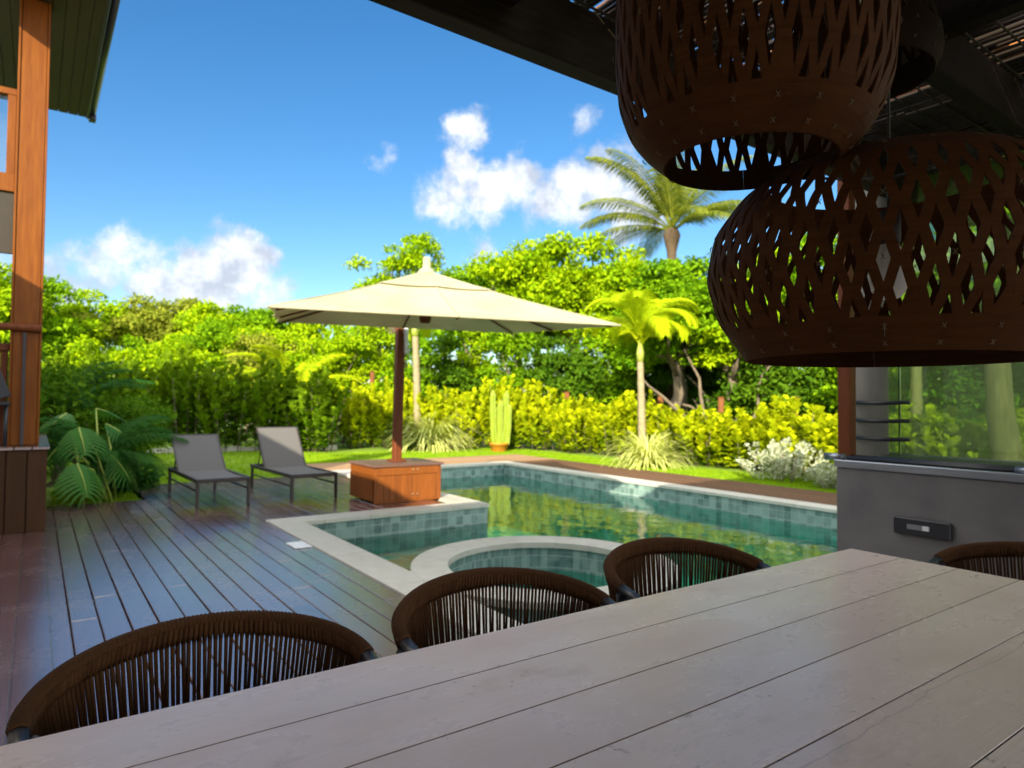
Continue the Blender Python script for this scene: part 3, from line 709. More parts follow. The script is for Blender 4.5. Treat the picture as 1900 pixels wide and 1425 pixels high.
# monstera
def mleaf(L, Wd, b, org, yaw, pitch, roll):
    """split leaf: lobes either side of a midrib, curved down at the rim"""
    R = Matrix.Translation(org) @ Matrix.Rotation(yaw, 4, 'Z') @ Matrix.Rotation(-pitch, 4, 'Y') @ Matrix.Rotation(roll, 4, 'X')
    def P(x, y): return tuple(R @ Vector((x, y, -.35 * y * y / Wd - .22 * x * x / L * (1 if x > 0 else .2))))
    n = 10; rr = random.random()
    for sg in (-1, 1):
        for k in range(n):
            t0 = -.16 + 1.08 * k / n; t1 = t0 + 1.08 / n
            lw = Wd * (math.sin(math.pi * min(1, max(0, (k + 1.3) / (n + 1.2)))) ** .7)
            fw = .10 + .26 * k / n
            prev = None
            for q in range(6):
                s = q / 5; g = 1.0 if s < .25 else 1 - .16 * (s - .25) / .75 - (.55 if q == 5 else 0)
                xc = ((t0 + t1) / 2 + fw * s * s * 1.0) * L; hx = (t1 - t0) * L * .5 * (g * (.99 if s < .3 else .80))
                y = sg * lw * s; i = len(b.v); b.v += [P(xc - hx, y), P(xc + hx, y)]
                if prev is not None: b.face((prev, prev + 1, i + 1, i) if sg > 0 else (prev, i, i + 1, prev + 1), rr + random.uniform(-.1, .1), True)
                prev = i
    return [P(-.15 * L, 0), P(.3 * L, 0), P(.6 * L, 0), P(1.0 * L, 0)]
root = empty('monstera', (.72, 10.2, -.03)); tag(root, 'dark green monstera with large split leaves beside the timber plinth', 'plant')
org0 = Vector(root.location)
ribs = MB()
def mon(px, py, dep, L, Wd, yaw, pitch, roll):
    p = at(px, dep, hgt(py, dep, px)) - org0; lb = MB()
    pts = mleaf(L, Wd, lb, p, yaw, pitch, roll); lo = lb.build('leaf', M['monstera'], root)
    rb = MB(); rb.tube([Vector(q) + Vector((0, 0, .006)) for q in pts], [.012, .010, .007, .002], 6); rb.build('midrib', M['rib'], lo)
    base = Vector((random.uniform(-.2, .2), random.uniform(-.1, .3), 0)); q = Vector(pts[0])
    ribs.tube([base, base.lerp(q, .5) + Vector((0, 0, .18)), q], [.016, .013, .009], 6)
mon(150, 800, 8.6, 0.39, 0.30, -1.35, -.75, .15); mon(150, 868, 8.2, 0.42, 0.32, -1.1, -.85, -.05); mon(215, 850, 8.9, 0.39, 0.27, -.5, -.8, .3)
mon(120, 770, 9.2, 0.34, 0.25, -2.2, -.4, 0); mon(205, 790, 9.4, 0.35, 0.25, -.3, -.5, .2); mon(240, 870, 9.2, 0.30, 0.22, .1, -.9, .2); mon(110, 830, 8.9, 0.34, 0.25, -2.4, -.7, -.2); mon(185, 760, 9.6, 0.34, 0.25, .6, -.2, 0)
ribs.build('stem', M['rib'], root)
# low bushy filler plants in the shaded bed
G5 = 'shaded bed bushes beside the timber post'
for (px, dep, top, hw) in [(95, 10.2, 690, 55), (150, 11.8, 690, 60), (215, 12.2, 730, 60), (60, 12.5, 640, 70), (255, 13.2, 745, 55), (230, 10.0, 880, 28)]:
    bush(px, dep, top, hw, 'tree4' if px != 230 else 'fern', 90, 22, .10, 'dark leafy bush in the shaded bed beside the timber post', G5)

# variegated grass clumps and silver shrubs
def clump(name, label, loc, n, L, mat, cat='plant', group=None, w=.011, sp=1.0):
    root = tag(empty(name, loc), label, cat, group); V = []; F = []; R = []
    for k in range(n):
        a = random.uniform(0, 6.28); e = random.uniform(.35, 1.45); l = L * random.uniform(.6, 1.1); c = Vector((math.cos(a), math.sin(a), 0)); s = Vector((-math.sin(a), math.cos(a), 0))
        p = c * random.uniform(0, .10); i = len(V); el = e
        for q in range(5):
            ww = w * (1, 1.2, 1.0, .7, .05)[q]; V += [p - s * ww, p + s * ww]; p = p + (c * math.cos(el) * sp + Vector((0, 0, math.sin(el)))) * l / 4; el -= .38 + .12 * q
        for q in range(4): F.append((i + 2*q, i + 2*q + 1, i + 2*q + 3, i + 2*q + 2)); R.append(random.random())
    mesh_np('blades', np.array([tuple(v) for v in V]), np.array(F), np.array(R), mat, root)
    return root
clump('grass_clump', 'pale variegated grass clump at the foot of the young palm', (10.72, 9.95, -.03), 460, 1.25, M['varieg'])
clump('grass_clump', 'pale variegated grass clump behind the parasol mast', (9.05, 16.5, -.03), 520, 1.75, M['varieg'], w=.017)
def silver(loc, w, h, label):
    root = tag(empty('silver_shrub', loc), label, 'shrub')
    V, F, r, S = shoots(60, h, w, 40, .055); mesh_np('foliage', V, F, r, M['silver'], root); S.build('stem', M['palebark'], root)
silver((10.95, 6.95, -.04), .72, .78, 'silvery grey shrub between the young palm and the barbecue')
silver((10.7, 5.75, -.04), .45, .40, 'low silvery ground shrub nearest the barbecue')

# cactus in its pot
root = tag(empty('potted_cactus', (10.35, 15.05, -.03)), 'tall many-armed yellow-green cactus standing on the far lawn', 'cactus')
def arm(b, x, y, z0, h, r, ben=0.0):
    k = 10; n = 16; base = len(b.v)
    for i in range(k + 1):
        t = i / k; rr = r * (1.0 if t < .86 else max(.12, math.cos((t - .86) / .14 * 1.45))); sw = 1 + .07 * math.sin(t * 15 + x * 9)
        for j in range(n):
            a = 2 * math.pi * j / n; q = rr * sw * (1.0 if j % 2 else .74); b.v.append((x + ben * (1 - math.exp(-3 * t)) + q * math.cos(a), y + q * math.sin(a), z0 + h * t))
    for i in range(k):
        for j in range(n): b.face((base + i*n + j, base + i*n + (j+1) % n, base + (i+1)*n + (j+1) % n, base + (i+1)*n + j), random.random() * .4 + .3)
    b.face([base + k*n + j for j in range(n)])
b = MB(); rt = Vector((.8132, -.582)); 
for (o_, h, r, ben) in [(0, 1.22, .085, 0), (-.13, 1.50, .085, -.08), (.13, 1.48, .085, .10), (.05, .95, .075, .02), (-.05, 1.05, .075, -.02), (.20, 1.12, .07, .08)]:
    arm(b, o_ * rt.x, o_ * rt.y + random.uniform(-.05, .05), .2, h, r, ben)
b.build('stems', M['cactus'], root)
tag(MB().lathe([(.001, 0), (.19, 0), (.21, .02), (.255, .2), (.27, .2), (.27, .25), (.24, .25), (.23, .2), (.001, .19)], 28).build('cactus_pot', M['pot'], loc=(10.35, 15.05, -.03)), 'orange terracotta pot under the tall cactus', 'pot')
# fence posts
G6 = 'fence posts behind the right hedge'
for i, (px, dep, top) in enumerate([(1052, 18.6, 728), (1225, 16.4, 735), (1338, 15.2, 738), (1475, 14.0, 738), (600, 21, 690), (690, 20.5, 690)]):
    h = hgt(top, dep, px) + .1
    bb = MB(); bb.box(-.05, -.05, 0, .05, .05, h, .5, .008); bb.box(-.058, -.058, h + .002, .058, .058, h + .02, .2, .004)
    tag(bb.build('fence_post', M['fencepost'], loc=at(px, dep, -.1)), 'orange-brown wooden fence post behind the hedge', 'fence post', G6)
# low stone edging under the left hedge
b = MB(); k = 0
for i in range(22):
    t0, t1 = i / 22, (i + 1) / 22; x0 = -.8 + 7.6 * t0; b.box(x0 + .005, 18.75 - 1.1 * t0 * t0, -.1, x0 + 7.6 / 22 - .005, 18.87 - 1.1 * t0 * t0, .10 + random.uniform(-.015, .015), None, .012)
tag(b.build('stone_edging', M['edging']), 'low pale stone edging along the shaded left hedge', 'edging')

# ------------------------------------------------------------------ house on the left
house = tag(empty('house', (0, 0, 0)), 'timber-framed house with tall orange posts and dark boarded eave', 'house')
b = MB(); b.box(-2.7, -12, 0, -2.4, 8.0, 3.5, .5); b.box(-6, 10.15, 0, -1.62, 10.35, 5.2); b.build('wall', M['plaster'], house)
b = MB(); b.box(-8, -12, 3.56, -2.0, 9.9, 3.66, .5); b.build('lower_roof', M['rooftile'], house)
b = MB()                                            # unseen wing, its height and slope shaped to shade the left hedge
k = len(b.v); b.v += [(-6, 10.4, 0), (-1.62, 10.4, 0), (-1.62, 17.4, 0), (-6, 17.4, 0), (-6, 10.4, 7.3), (-1.62, 10.4, 7.3), (-1.62, 17.4, 3.4), (-6, 17.4, 3.4)]
for f in [(0, 3, 2, 1), (4, 5, 6, 7), (0, 1, 5, 4), (1, 2, 6, 5), (2, 3, 7, 6), (3, 0, 4, 7)]: b.face([k + i for i in f])
b.build('unseen_wing', M['plaster'], house)
ZS = 5.42
b = MB(); x = -.78
while x < .45: b.box(x, 7.25, ZS, x + .112, 11.42, ZS + .03, None, .004); x += .118
b.box(-.78, 7.25, ZS + .032, .50, 11.42, ZS + .10, .1); b.build('eave_soffit', M['soffit'], house)
b = MB(); b.box(.502, 7.25, ZS - .01, .53, 11.44, ZS + .14, .1, .003); b.tube([(.575, 7.25, ZS + .08), (.575, 11.47, ZS + .08)], .045, 12); b.box(.53, 11.36, ZS - .03, .62, 11.50, ZS + .05, .1, .004); b.build('gutter', M['black_metal'], house)
PY = 8.32
b = MB(); b.box(-.205, PY, .86, .015, PY + .2, ZS - .002, .4, .006); po = b.build('post', M['post'], house)
b = MB()
for x0 in (-.225, .0155): b.box(x0, PY - .012, .86, x0 + .0195, PY + .2, ZS - .004, .8, .003)
b.build('post_trim', M['post'], house)
def zz(py): return hgt(py, 6.6, 60)
MB().box(-1.6, PY + .03, zz(350), -.226, PY + .17, zz(316), .7, .004).build('window_beam', M['post'], house); MB().box(-1.6, PY + .05, zz(165), -.226, PY + .15, zz(153), .9, .004).build('window_beam', M['post'], house)
wf = MB().box(-.30, PY + .05, zz(316) + .002, -.228, PY + .15, zz(165) - .002, .8, .004).build('window_frame', M['post'], house); MB().box(-.95, PY + .05, zz(316) + .002, -.88, PY + .15, zz(165) - .002, .8, .004).build('window_frame', M['post'], house)
b = MB(); b.box(-.878, PY + .09, zz(316), -.302, PY + .098, zz(165), .5); b.build('window_pane', M['pane'], wf)
b = MB(); b.box(-1.6, PY + .06, zz(466), -.228, PY + .12, zz(352), .3); b.build('spandrel_panel', M['soffit'], house)
b = MB(); b.tube([(-1.6, PY - .03, zz(606)), (.03, PY - .03, zz(606))], .038, 12); b.build('handrail', M['mast'], house)
b = MB(); b.box(-.30, PY + .1, .86, -.24, PY + .17, zz(640), .3, .004); b.box(-1.2, PY + .08, zz(650), -.23, PY + .18, zz(636), .3, .004); b.build('baluster', M['mast'], house)
b = MB(); b.box(-.118, PY - .035, .865, -.092, PY - .014, zz(616), .5); b.build('dark_slot_strip', M['black_metal'], house)  # dark strip standing in for the shaded slot in the post
# plinth
root = tag(empty('timber_plinth', (0, 8.0, 0)), 'dark boarded timber plinth with lighter plank top under the orange post', 'plinth')
b = MB(); x = .105
while x > -2.3: b.box(x - .157, 0, .004, x, .03, .83, None, .005); x -= .165
b.box(-2.3, .031, .004, .085, 2.9, .828, .1)
y = .035
while y < 2.9: b.box(.0855, y, .004, .105, y + .19, .828, None, .003); y += .195
b.build('boarding', M['plinth'], root)
b = MB(); x = .125
while x > -2.3: b.box(x - .14, -.02, .832, x, 2.9, .858, None, .004); x -= .145
b.build('plank_top', M['deck'], root)
# dark chair back at the picture's left edge
root = tag(empty('veranda_chair', (-.455, 8.45, .86)), 'black slatted chair on the timber plinth at the far left', 'chair')
b = MB(); b.box(-.25, -.28, .40, .25, .22, .44, .3, .01); b.build('seat', M['black_metal'], root)
b = MB(); b.box(-.25, -.05, -.02, .27, 0, .30, .3, .01, Matrix.Translation((0, -.29, .42)) @ Matrix.Rotation(-.35, 4, 'Y')); b.build('armrest_panel', M['black_metal'], root)
for sx in (-.22, .22):
    for sy in (-.24, .2): MB().tube([(sx, sy, .002), (sx, sy, .40)], .018, 8).build('leg', M['black_metal'], root)

# ------------------------------------------------------------------ pavilion overhead
pav = tag(empty('pavilion', (0, 0, 0)), 'dark timber pavilion with stick ceiling over the dining table', 'pavilion')
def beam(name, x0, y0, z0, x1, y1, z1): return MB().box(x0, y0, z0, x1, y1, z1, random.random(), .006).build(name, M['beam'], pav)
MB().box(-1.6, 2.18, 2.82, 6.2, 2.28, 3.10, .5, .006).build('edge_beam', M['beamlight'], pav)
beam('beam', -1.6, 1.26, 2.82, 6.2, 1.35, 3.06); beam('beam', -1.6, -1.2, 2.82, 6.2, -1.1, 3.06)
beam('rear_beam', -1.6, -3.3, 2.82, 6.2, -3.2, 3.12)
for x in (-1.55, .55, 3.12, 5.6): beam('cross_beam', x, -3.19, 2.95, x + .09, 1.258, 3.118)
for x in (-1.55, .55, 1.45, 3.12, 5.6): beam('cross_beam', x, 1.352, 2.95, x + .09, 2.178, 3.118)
for (x, y) in ((-1.5, 2.19), (4.42, 2.30), (-1.5, -3.3), (5.6, -3.3)): MB().box(x, y - .001, 0, x + .085, y + .085, 3.10 if y > 2.29 else 2.815, .4, .006).build('post', M['mast'], pav)
b = MB(); x = -1.6
while x < 6.2:                                       # sticks laid along Y, two thin layers
    r = random.uniform(.009, .014); y = -3.3
    while y < 2.27:
        L = random.uniform(.7, 1.6); b.tube([(x + random.uniform(-.004, .004), y, 3.135 + r), (x + random.uniform(-.004, .004), min(2.29, y + L), 3.135 + r + random.uniform(-.004, .006))], r, 6, caps=False); y += L
    ob = 3.2 < x < 5.5 or 1.5 < x < 3.1
    x += r * 2 + (random.choice((.006, .012, .02, .03)) if ob else random.choice((0, .002, .006)))
y = -3.3
while y < 2.27: b.tube([(-1.6, y, 3.128), (6.2, y + random.uniform(-.02, .02), 3.128)], .006, 6, caps=False); y += random.uniform(.09, .15)
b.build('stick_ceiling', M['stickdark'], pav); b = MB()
x = -1.6
while x < 6.2:
    r = random.uniform(.010, .016); y = -3.3
    while y < 2.27:
        L = random.uniform(.8, 1.8)
        if random.random() < .75: b.tube([(x, y, 3.18 + r), (x + random.uniform(-.02, .02), min(2.29, y + L), 3.18 + r)], r, 6, caps=False)
        y += L
    x += r * 2 + random.choice((.02, .04, .07))
b.build('upper_sticks', M['stick'], pav)
b = MB()                                             # boards above the sticks, left open in a few bays
open_ = [(3.22, -1.0, 5.5, 1.25), (1.56, .9, 3.1, 2.05), (3.25, 1.40, 4.3, 2.17)]
gx = np.arange(-1.6, 6.2, .1); gy = np.arange(-3.3, 2.2, .1)
for i in range(len(gx)):
    run_ = None
    for j in range(len(gy) + 1):
        ok = j < len(gy) and not any(o[0] <= gx[i] + .05 <= o[2] and o[1] <= gy[j] + .05 <= o[3] for o in open_)
        if ok and run_ is None: run_ = gy[j]
        if not ok and run_ is not None:
            b.box(gx[i], run_, 3.225, gx[i] + .099, gy[j - 1] + .1, 3.25, .5); run_ = None
b.build('roof_boards', M['roofdark'], pav)

# ------------------------------------------------------------------ barbecue corner
root = tag(empty('barbecue', (4.25, .7, 0)), 'grey cement barbecue block with steel rim and black drawer handle', 'barbecue')
b = MB(); b.box(0, 0, 0, .85, 1.60, .945, .5, .004); b.build('body', M['cement'], root)
b = MB(); b.box(-.012, -.01, .947, .05, 1.612, .995, .5, .004); b.box(.05, 1.57, .947, .85, 1.612, .995, .5, .004); b.box(.80, -.01, .947, .862, 1.57, .995, .5, .004); b.build('steel_rim', M['steel'], root)
b = MB(); b.box(.052, .02, .946, .798, 1.568, .955, .5); b.build('firebox', M['roofdark'], root)
for i in range(3): MB().tube([(.10 + .05 * i, -.02, 1.0 + .004 * i), (.10 + .05 * i, 1.6, 1.0 + .004 * i)], .012, 10).build('rail', M['black_metal'], root)
MB().box(.26, .02, .985, .76, 1.56, .998, .5).build('grate', M['black_metal'], root)
for yy in (1.555, .50): MB().tube([(.02, yy, 1.012), (.02, yy + .13, 1.012)], .022, 16).build('roller', M['steel'], root)
b = MB(); b.box(-.03, .925, .585, -.002, 1.235, .685, .5, .006); hd = b.build('drawer_handle', M['black_metal'], root)
b = MB(); b.box(-.036, 1.03, .622, -.031, 1.155, .650, .5); b.build('grip', M['steel'], hd); b = MB(); b.box(-.040, 1.035, .624, -.0365, 1.07, .650, .5); b.build('label_plate', M['white'], hd)
root = tag(empty('glass_screen', (5.14, 1.6, 1.0)), 'dusty greenish glass screen standing behind the barbecue', 'glass screen')
b = MB(); b.box(0, .715, 0, .01, 1.06, 2.0, .5); b.build('pane', M['screen'], root); b = MB(); b.box(0, -1.6, 0, .01, .705, 2.0, .5); b.build('pane', M['screen'], root)
b = MB(); b.box(-.004, .706, 0, .014, .714, 2.0, .5); b.build('joint', M['black_metal'], root); MB().box(-.006, -1.6, -.03, .016, 1.06, -.001, .5).build('bottom_channel', M['steel'], root)
tag(MB().tube([(4.95, 2.455, 0.0), (4.95, 2.455, 2.95)], .145, 40).build('concrete_column', M['column']), 'round grey concrete column behind the black bars at the barbecue end', 'column')
root = tag(empty('skewer_rack', (4.70, 2.0, 1.1)), 'three black bars fixed across the round column above the barbecue', 'rack')
for z in (.02, .145, .27): MB().tube([(.08, .46, z), (.07, .30, z - .006), (.08, .08, z + .002)], .014, 8).build('bar', M['black_metal'], root)
root = tag(empty('fire_extinguisher', (4.12, .78, 0)), 'red canister with black top standing against the barbecue', 'fire extinguisher')
MB().lathe([(.001, 0), (.075, 0), (.08, .02), (.08, .72), (.06, .80), (.03, .84), (.03, .86)], 24).build('cylinder', M['red'], root)
MB().lathe([(.03, .862), (.04, .87), (.04, .93), (.001, .94)], 16).build('valve', M['black_metal'], root)

# ------------------------------------------------------------------ dining table and chairs
root = tag(empty('dining_table', (1.0, .85, 0)), 'long whitewashed plank dining table in the foreground', 'table')
b = MB(); ys = [1.45, 1.25, 1.05, .86, .66, .465, .27, .07]; X0, X1 = -1.75, 2.79
for i in range(7): b.box(X0 - 1.0, ys[i+1] + .0013 - .85, .705, X1 - 1.0, ys[i] - .0013 - .85, .75, (i * .37 + .2) % 1, .0009)
b.build('tabletop', M['table'], root)
MB().box(X0 - .98, .09 - .85, .695, X1 - 1.02, 1.43 - .85, .7035, .5).build('underside', M['groove'], root)
MB().box(X0 - .9, .15 - .85, .60, X1 - 1.1, 1.38 - .85, .694, .5, .004).build('apron', M['table'], root)
for sx in (X0 - .85, X1 - 1.2):
    for sy in (.16 - .85, 1.28 - .85): MB().box(sx, sy, 0.002, sx + .1, sy + .1, .598, .5, .006).build('leg', M['table'], root)

RA, RB, RZ, RD, RN = .335, .255, .743, .066, 1.02
def rim(t, k=1.0, dz=0.0):
    c, s = math.cos(t), math.sin(t); cc = math.copysign(abs(c) ** RN, c); ss = abs(s) ** RN
    return Vector((RA * k * cc, RB * k * ss, RZ + RD * ss + dz))
def make_chair():
    root = empty('rope_chair')
    b = MB(); n = 330; pts = [rim(math.pi * i / n) for i in range(n + 1)]
    b.tube(pts, [.0165 + (.0016 if i % 3 else -.0012) for i in range(n + 1)], 10, .6)
    b.build('rope_rim', M['rope'], root)
    b = MB(); N = 84
    def low(t):
        c, s = math.cos(t), math.sin(t); return Vector((.285 * c, .225 * abs(s) ** 1.0 + .005, .475))
    for i in range(N + 1):
        t = math.pi * (.012 + .976 * i / N); p = rim(t); q = low(t); o = Vector((p.x, p.y, 0)).normalized()
        j = i // 2; pair = (1 if i % 2 else -1) * .0018            # ropes run down in pairs
        tg = Vector((-o.y, o.x, 0)); q = q + tg * pair
        rr = random.uniform(.92, 1.08); rn = random.random()
        b.tube([p + o * .015 + Vector((0, 0, .004)), p.lerp(q, .09) + o * .011, p.lerp(q, .16) + o * .008, p.lerp(q, .6) + o * .006 + tg * random.uniform(-.0015, .0015), q], [.0068, .0068, .0046 * rr, .0042 * rr, .0042], 6, rn)
        b.tube([p - o * .014, p.lerp(q, .08) - o * .008, p.lerp(q, .135) + o * .002], [.0066, .0064, .003], 6, rn)
    b.build('rope_back', M['rope'], root)
    b = MB(); b.tube([low(math.pi * i / 40) for i in range(41)], .011, 8); b.tube([low(0), Vector((.265, -.22, .455)), Vector((-.265, -.22, .455)), low(math.pi)], .011, 8); b.build('seat_frame', M['black_metal'], root)
    b = MB(); prof = [(.001, .03), (.18, .03), (.23, .022), (.25, 0), (.25, -.02), (.22, -.035), (.001, -.035)]; b.lathe(prof, 28); bb = b.build('seat', M['rope'], root); bb.location = (0, -.01, .46); bb.scale = (1.08, .95, 1)
    for sx in (-1, 1):
        p0 = rim(0 if sx > 0 else math.pi)
        b = MB(); b.tube([p0 + Vector((0, .004, 0)), p0 + Vector((-sx * .002, -.06, -.016)), p0 + Vector((-sx * .008, -.16, -.055)), p0 + Vector((-sx * .03, -.27, -.18)), Vector((sx * .27, -.30, .002))], [.017, .017, .0165, .016, .012], 10, flat=.8); b.build('leg', M['black_metal'], root)
        b = MB(); b.tube([p0 + Vector((0, -.01, -.014)), Vector((sx * .31, .02, .5)), Vector((sx * .28, .20, .002))], [.03, .018, .012], 10, flat=.5); b.build('leg', M['black_metal'], root)
    return root
ch = make_chair()
spots = [(.325, 1.505, 0.0, 'brown rope-back chair at the near left end of the table'), (1.105, 1.515, -.03, 'brown rope-back chair in front of the round spa'), (1.915, 1.545, -.10, 'brown rope-back chair nearest the barbecue on the pool side')]
for i, (x, y, a, lb) in enumerate(spots):
    o = ch if i == 0 else copy_tree(ch); o.location = (x, y, 0); o.rotation_euler = (0, 0, a); tag(o, lb, 'chair', 'rope chairs round the table')
o = copy_tree(ch); o.location = (2.93, .84, 0); o.rotation_euler = (0, 0, -math.pi / 2); tag(o, 'brown rope-back chair at the head of the table by the barbecue', 'chair', 'rope chairs round the table')

# ------------------------------------------------------------------ pendant lamps
def shade_profile(pr, smooth=60):
    zs = np.array([p[1] for p in pr]); rs = np.array([p[0] for p in pr]); s = np.r_[0, np.cumsum(np.hypot(np.diff(zs), np.diff(rs)))]; s /= s[-1]
    # smooth spline through the points
    ss = np.linspace(0, 1, 200); R = np.interp(ss, s, rs); Z = np.interp(ss, s, zs)
    for _ in range(smooth): R[1:-1] = (R[:-2] + 2 * R[1:-1] + R[2:]) / 4; Z[1:-1] = (Z[:-2] + 2 * Z[1:-1] + Z[2:]) / 4
    return lambda v: (float(np.interp(v, ss, R)), float(np.interp(v, ss, Z)))
def lamp(name, label, loc, prof, ncol, J, v0, v1, hole, sheets, cable_h, bulb_z, flat_bottom=True, hv_=.76, smooth=60, mat='ply'):
    root = tag(empty(name, loc), label, 'pendant lamp', 'woven pendant lamps over the table'); f = shade_profile(prof, smooth); b = MB()
    def pt(u, v): r, z = f(v); a = 2 * math.pi * u; return (r * math.cos(a), r * math.sin(a), z)
    def strip(A, B, C_, D, n, rnd):                   # quad A->B (outer edge) to D->C_ (inner edge), cut into n
        base = len(b.v)
        for i in range(n + 1):
            t = i / n
            b.v.append(pt(A[0] + (B[0]-A[0]) * t, A[1] + (B[1]-A[1]) * t)); b.v.append(pt(D[0] + (C_[0]-D[0]) * t, D[1] + (C_[1]-D[1]) * t))
        for i in range(n): b.face((base + 2*i, base + 2*i + 2, base + 2*i + 3, base + 2*i + 1), rnd, False)
        m2 = len(b.v)                                 # inner face and the cut edge of the sheet
        for q in range(2 * n + 2):
            x_, y_, z_ = b.v[base + q]; rr = math.hypot(x_, y_); kk = (rr - .0035) / rr; b.v.append((x_ * kk, y_ * kk, z_))
        for i in range(n):
            b.face((m2 + 2*i + 1, m2 + 2*i + 3, m2 + 2*i + 2, m2 + 2*i), rnd, False); b.face((base + 2*i + 1, base + 2*i + 3, m2 + 2*i + 3, m2 + 2*i + 1), rnd, False)
    du = 1 / ncol; dv = (v1 - v0) / J
    for j in range(0, J + 1):
        for i in range(ncol):
            u = (i + .5 * (j % 2)) * du; v = v0 + j * dv; rnd = .5 + .3 * math.sin(i * 1.7)
            ht = hole * (1 - .25 * max(0, j / J - .55)); hx, hv = du * .5 * ht, dv * hv_
            R_, L_, T_, B_ = (u + du/2, v), (u - du/2, v), (u, v + dv), (u, v - dv)
            r_, l_, t_, b_ = (u + hx, v), (u - hx, v), (u, v + hv), (u, v - hv)
            if 0 < j < J:
                strip(B_, R_, r_, b_, 4, rnd); strip(R_, T_, t_, r_, 4, rnd); strip(T_, L_, l_, t_, 4, rnd); strip(L_, B_, b_, l_, 4, rnd)
            elif j == 0:
                strip(R_, T_, t_, r_, 4, rnd); strip(T_, L_, l_, t_, 4, rnd)
                if not flat_bottom or i % 3 == 0: strip(r_, t_, t_, l_, 4, rnd)
            else:
                strip(L_, B_, b_, l_, 4, rnd); strip(B_, R_, r_, b_, 4, rnd); strip(r_, b_, b_, l_, 4, rnd)
    for (va, vb) in ((0, v0), (v1, 1.0)):             # solid bands, one sheet next to the other with a slit between
        if vb - va < .01: continue
        for k in range(sheets):
            n = 5; g = .00015; rnd = random.random()
            for q in range(n):
                ua = k / sheets + g + (1 / sheets - 2*g) * q / n; ub = k / sheets + g + (1 / sheets - 2*g) * (q + 1) / n
                strip((ua, va), (ua, vb), (ub, vb), (ub, va), 5, rnd)
    th = MB()
    for k in range(sheets):
        u = k / sheets
        for v in [v0 * .25, v0 * .72, v0 + (v1 - v0) * .30, v0 + (v1 - v0) * .62, v1 + (1 - v1) * .3]:
            p = Vector(pt(u, v)); tn = Vector((-math.sin(2*math.pi*u), math.cos(2*math.pi*u), 0)); up = (Vector(pt(u, v + .01)) - Vector(pt(u, v - .01))).normalized(); o_ = tn.cross(up).normalized() * .0035
            if o_.dot(Vector((p.x, p.y, 0))) < 0: o_ = -o_
            for sg in (-1, 1): th.tube([p + o_ + tn * .0032 * sg - up * .0048, p + o_ * 1.4, p + o_ - tn * .0032 * sg + up * .0048], .0008, 4, caps=False)
    k0 = len(b.f); off = len(b.v); b.v += th.v; b.f += [tuple(i + off for i in f) for f in th.f]; b.r += th.r; b.sm += th.sm
    o = b.build('shade', M[mat], root); o.data.materials.append(M['thread'])
    for i in range(k0, len(o.data.polygons)): o.data.polygons[i].material_index = 1
    zt = f(1.0)[1]; rt_ = f(1.0)[0]
    c = MB(); c.tube([(0, 0, zt), (0, 0, cable_h)], .003, 6); c.build('cable', M['cable'], root)
    c = MB()
    for k in range(3):
        a = k * 2.094 + .4; c.tube([(0, 0, zt - .002), (rt_ * math.cos(a), rt_ * math.sin(a), zt - .002)], .003, 6)
    c.build('spider', M['cable'], root)
    s = MB(); s.lathe([(.001, bulb_z + .16), (.022, bulb_z + .155), (.022, bulb_z + .09), (.018, bulb_z + .085)], 16); s.tube([(0, 0, bulb_z + .15), (0, 0, zt)], .004, 6); s.build('socket', M['cable'], root)
    s = MB(); s.lathe([(.018, bulb_z + .085), (.034, bulb_z + .05), (.040, bulb_z + .02), (.034, bulb_z - .012), (.02, bulb_z - .028), (.001, bulb_z - .034)], 20); s.build('bulb', M['bulb'], root)
    return root
lamp('pendant_lamp', 'upper barrel-shaped woven plywood lamp hanging in front', (1.055, .735, 1.79), [(.152, 0), (.190, .033), (.217, .068), (.236, .12), (.243, .20), (.243, .30), (.236, .42), (.215, .54), (.185, .64)], 38, 9, .125, .94, .45, 19, 1.33, .34, smooth=12)
lamp('pendant_lamp', 'big wide drum-shaped woven plywood lamp on the right', (1.46, .675, 1.445), [(.285, 0), (.345, .085), (.372, .18), (.355, .275), (.30, .35), (.24, .388)], 46, 7, .15, .89, .43, 23, 1.67, .16, hv_=.76)
lamp('pendant_lamp', 'dark flared woven lamp hanging higher up behind the others', (2.108, 1.073, 2.385), [(.215, 0), (.240, .05), (.232, .12), (.18, .26), (.12, .40), (.09, .48)], 30, 6, .22, .95, .55, 16, .76, .25, mat='plydark')

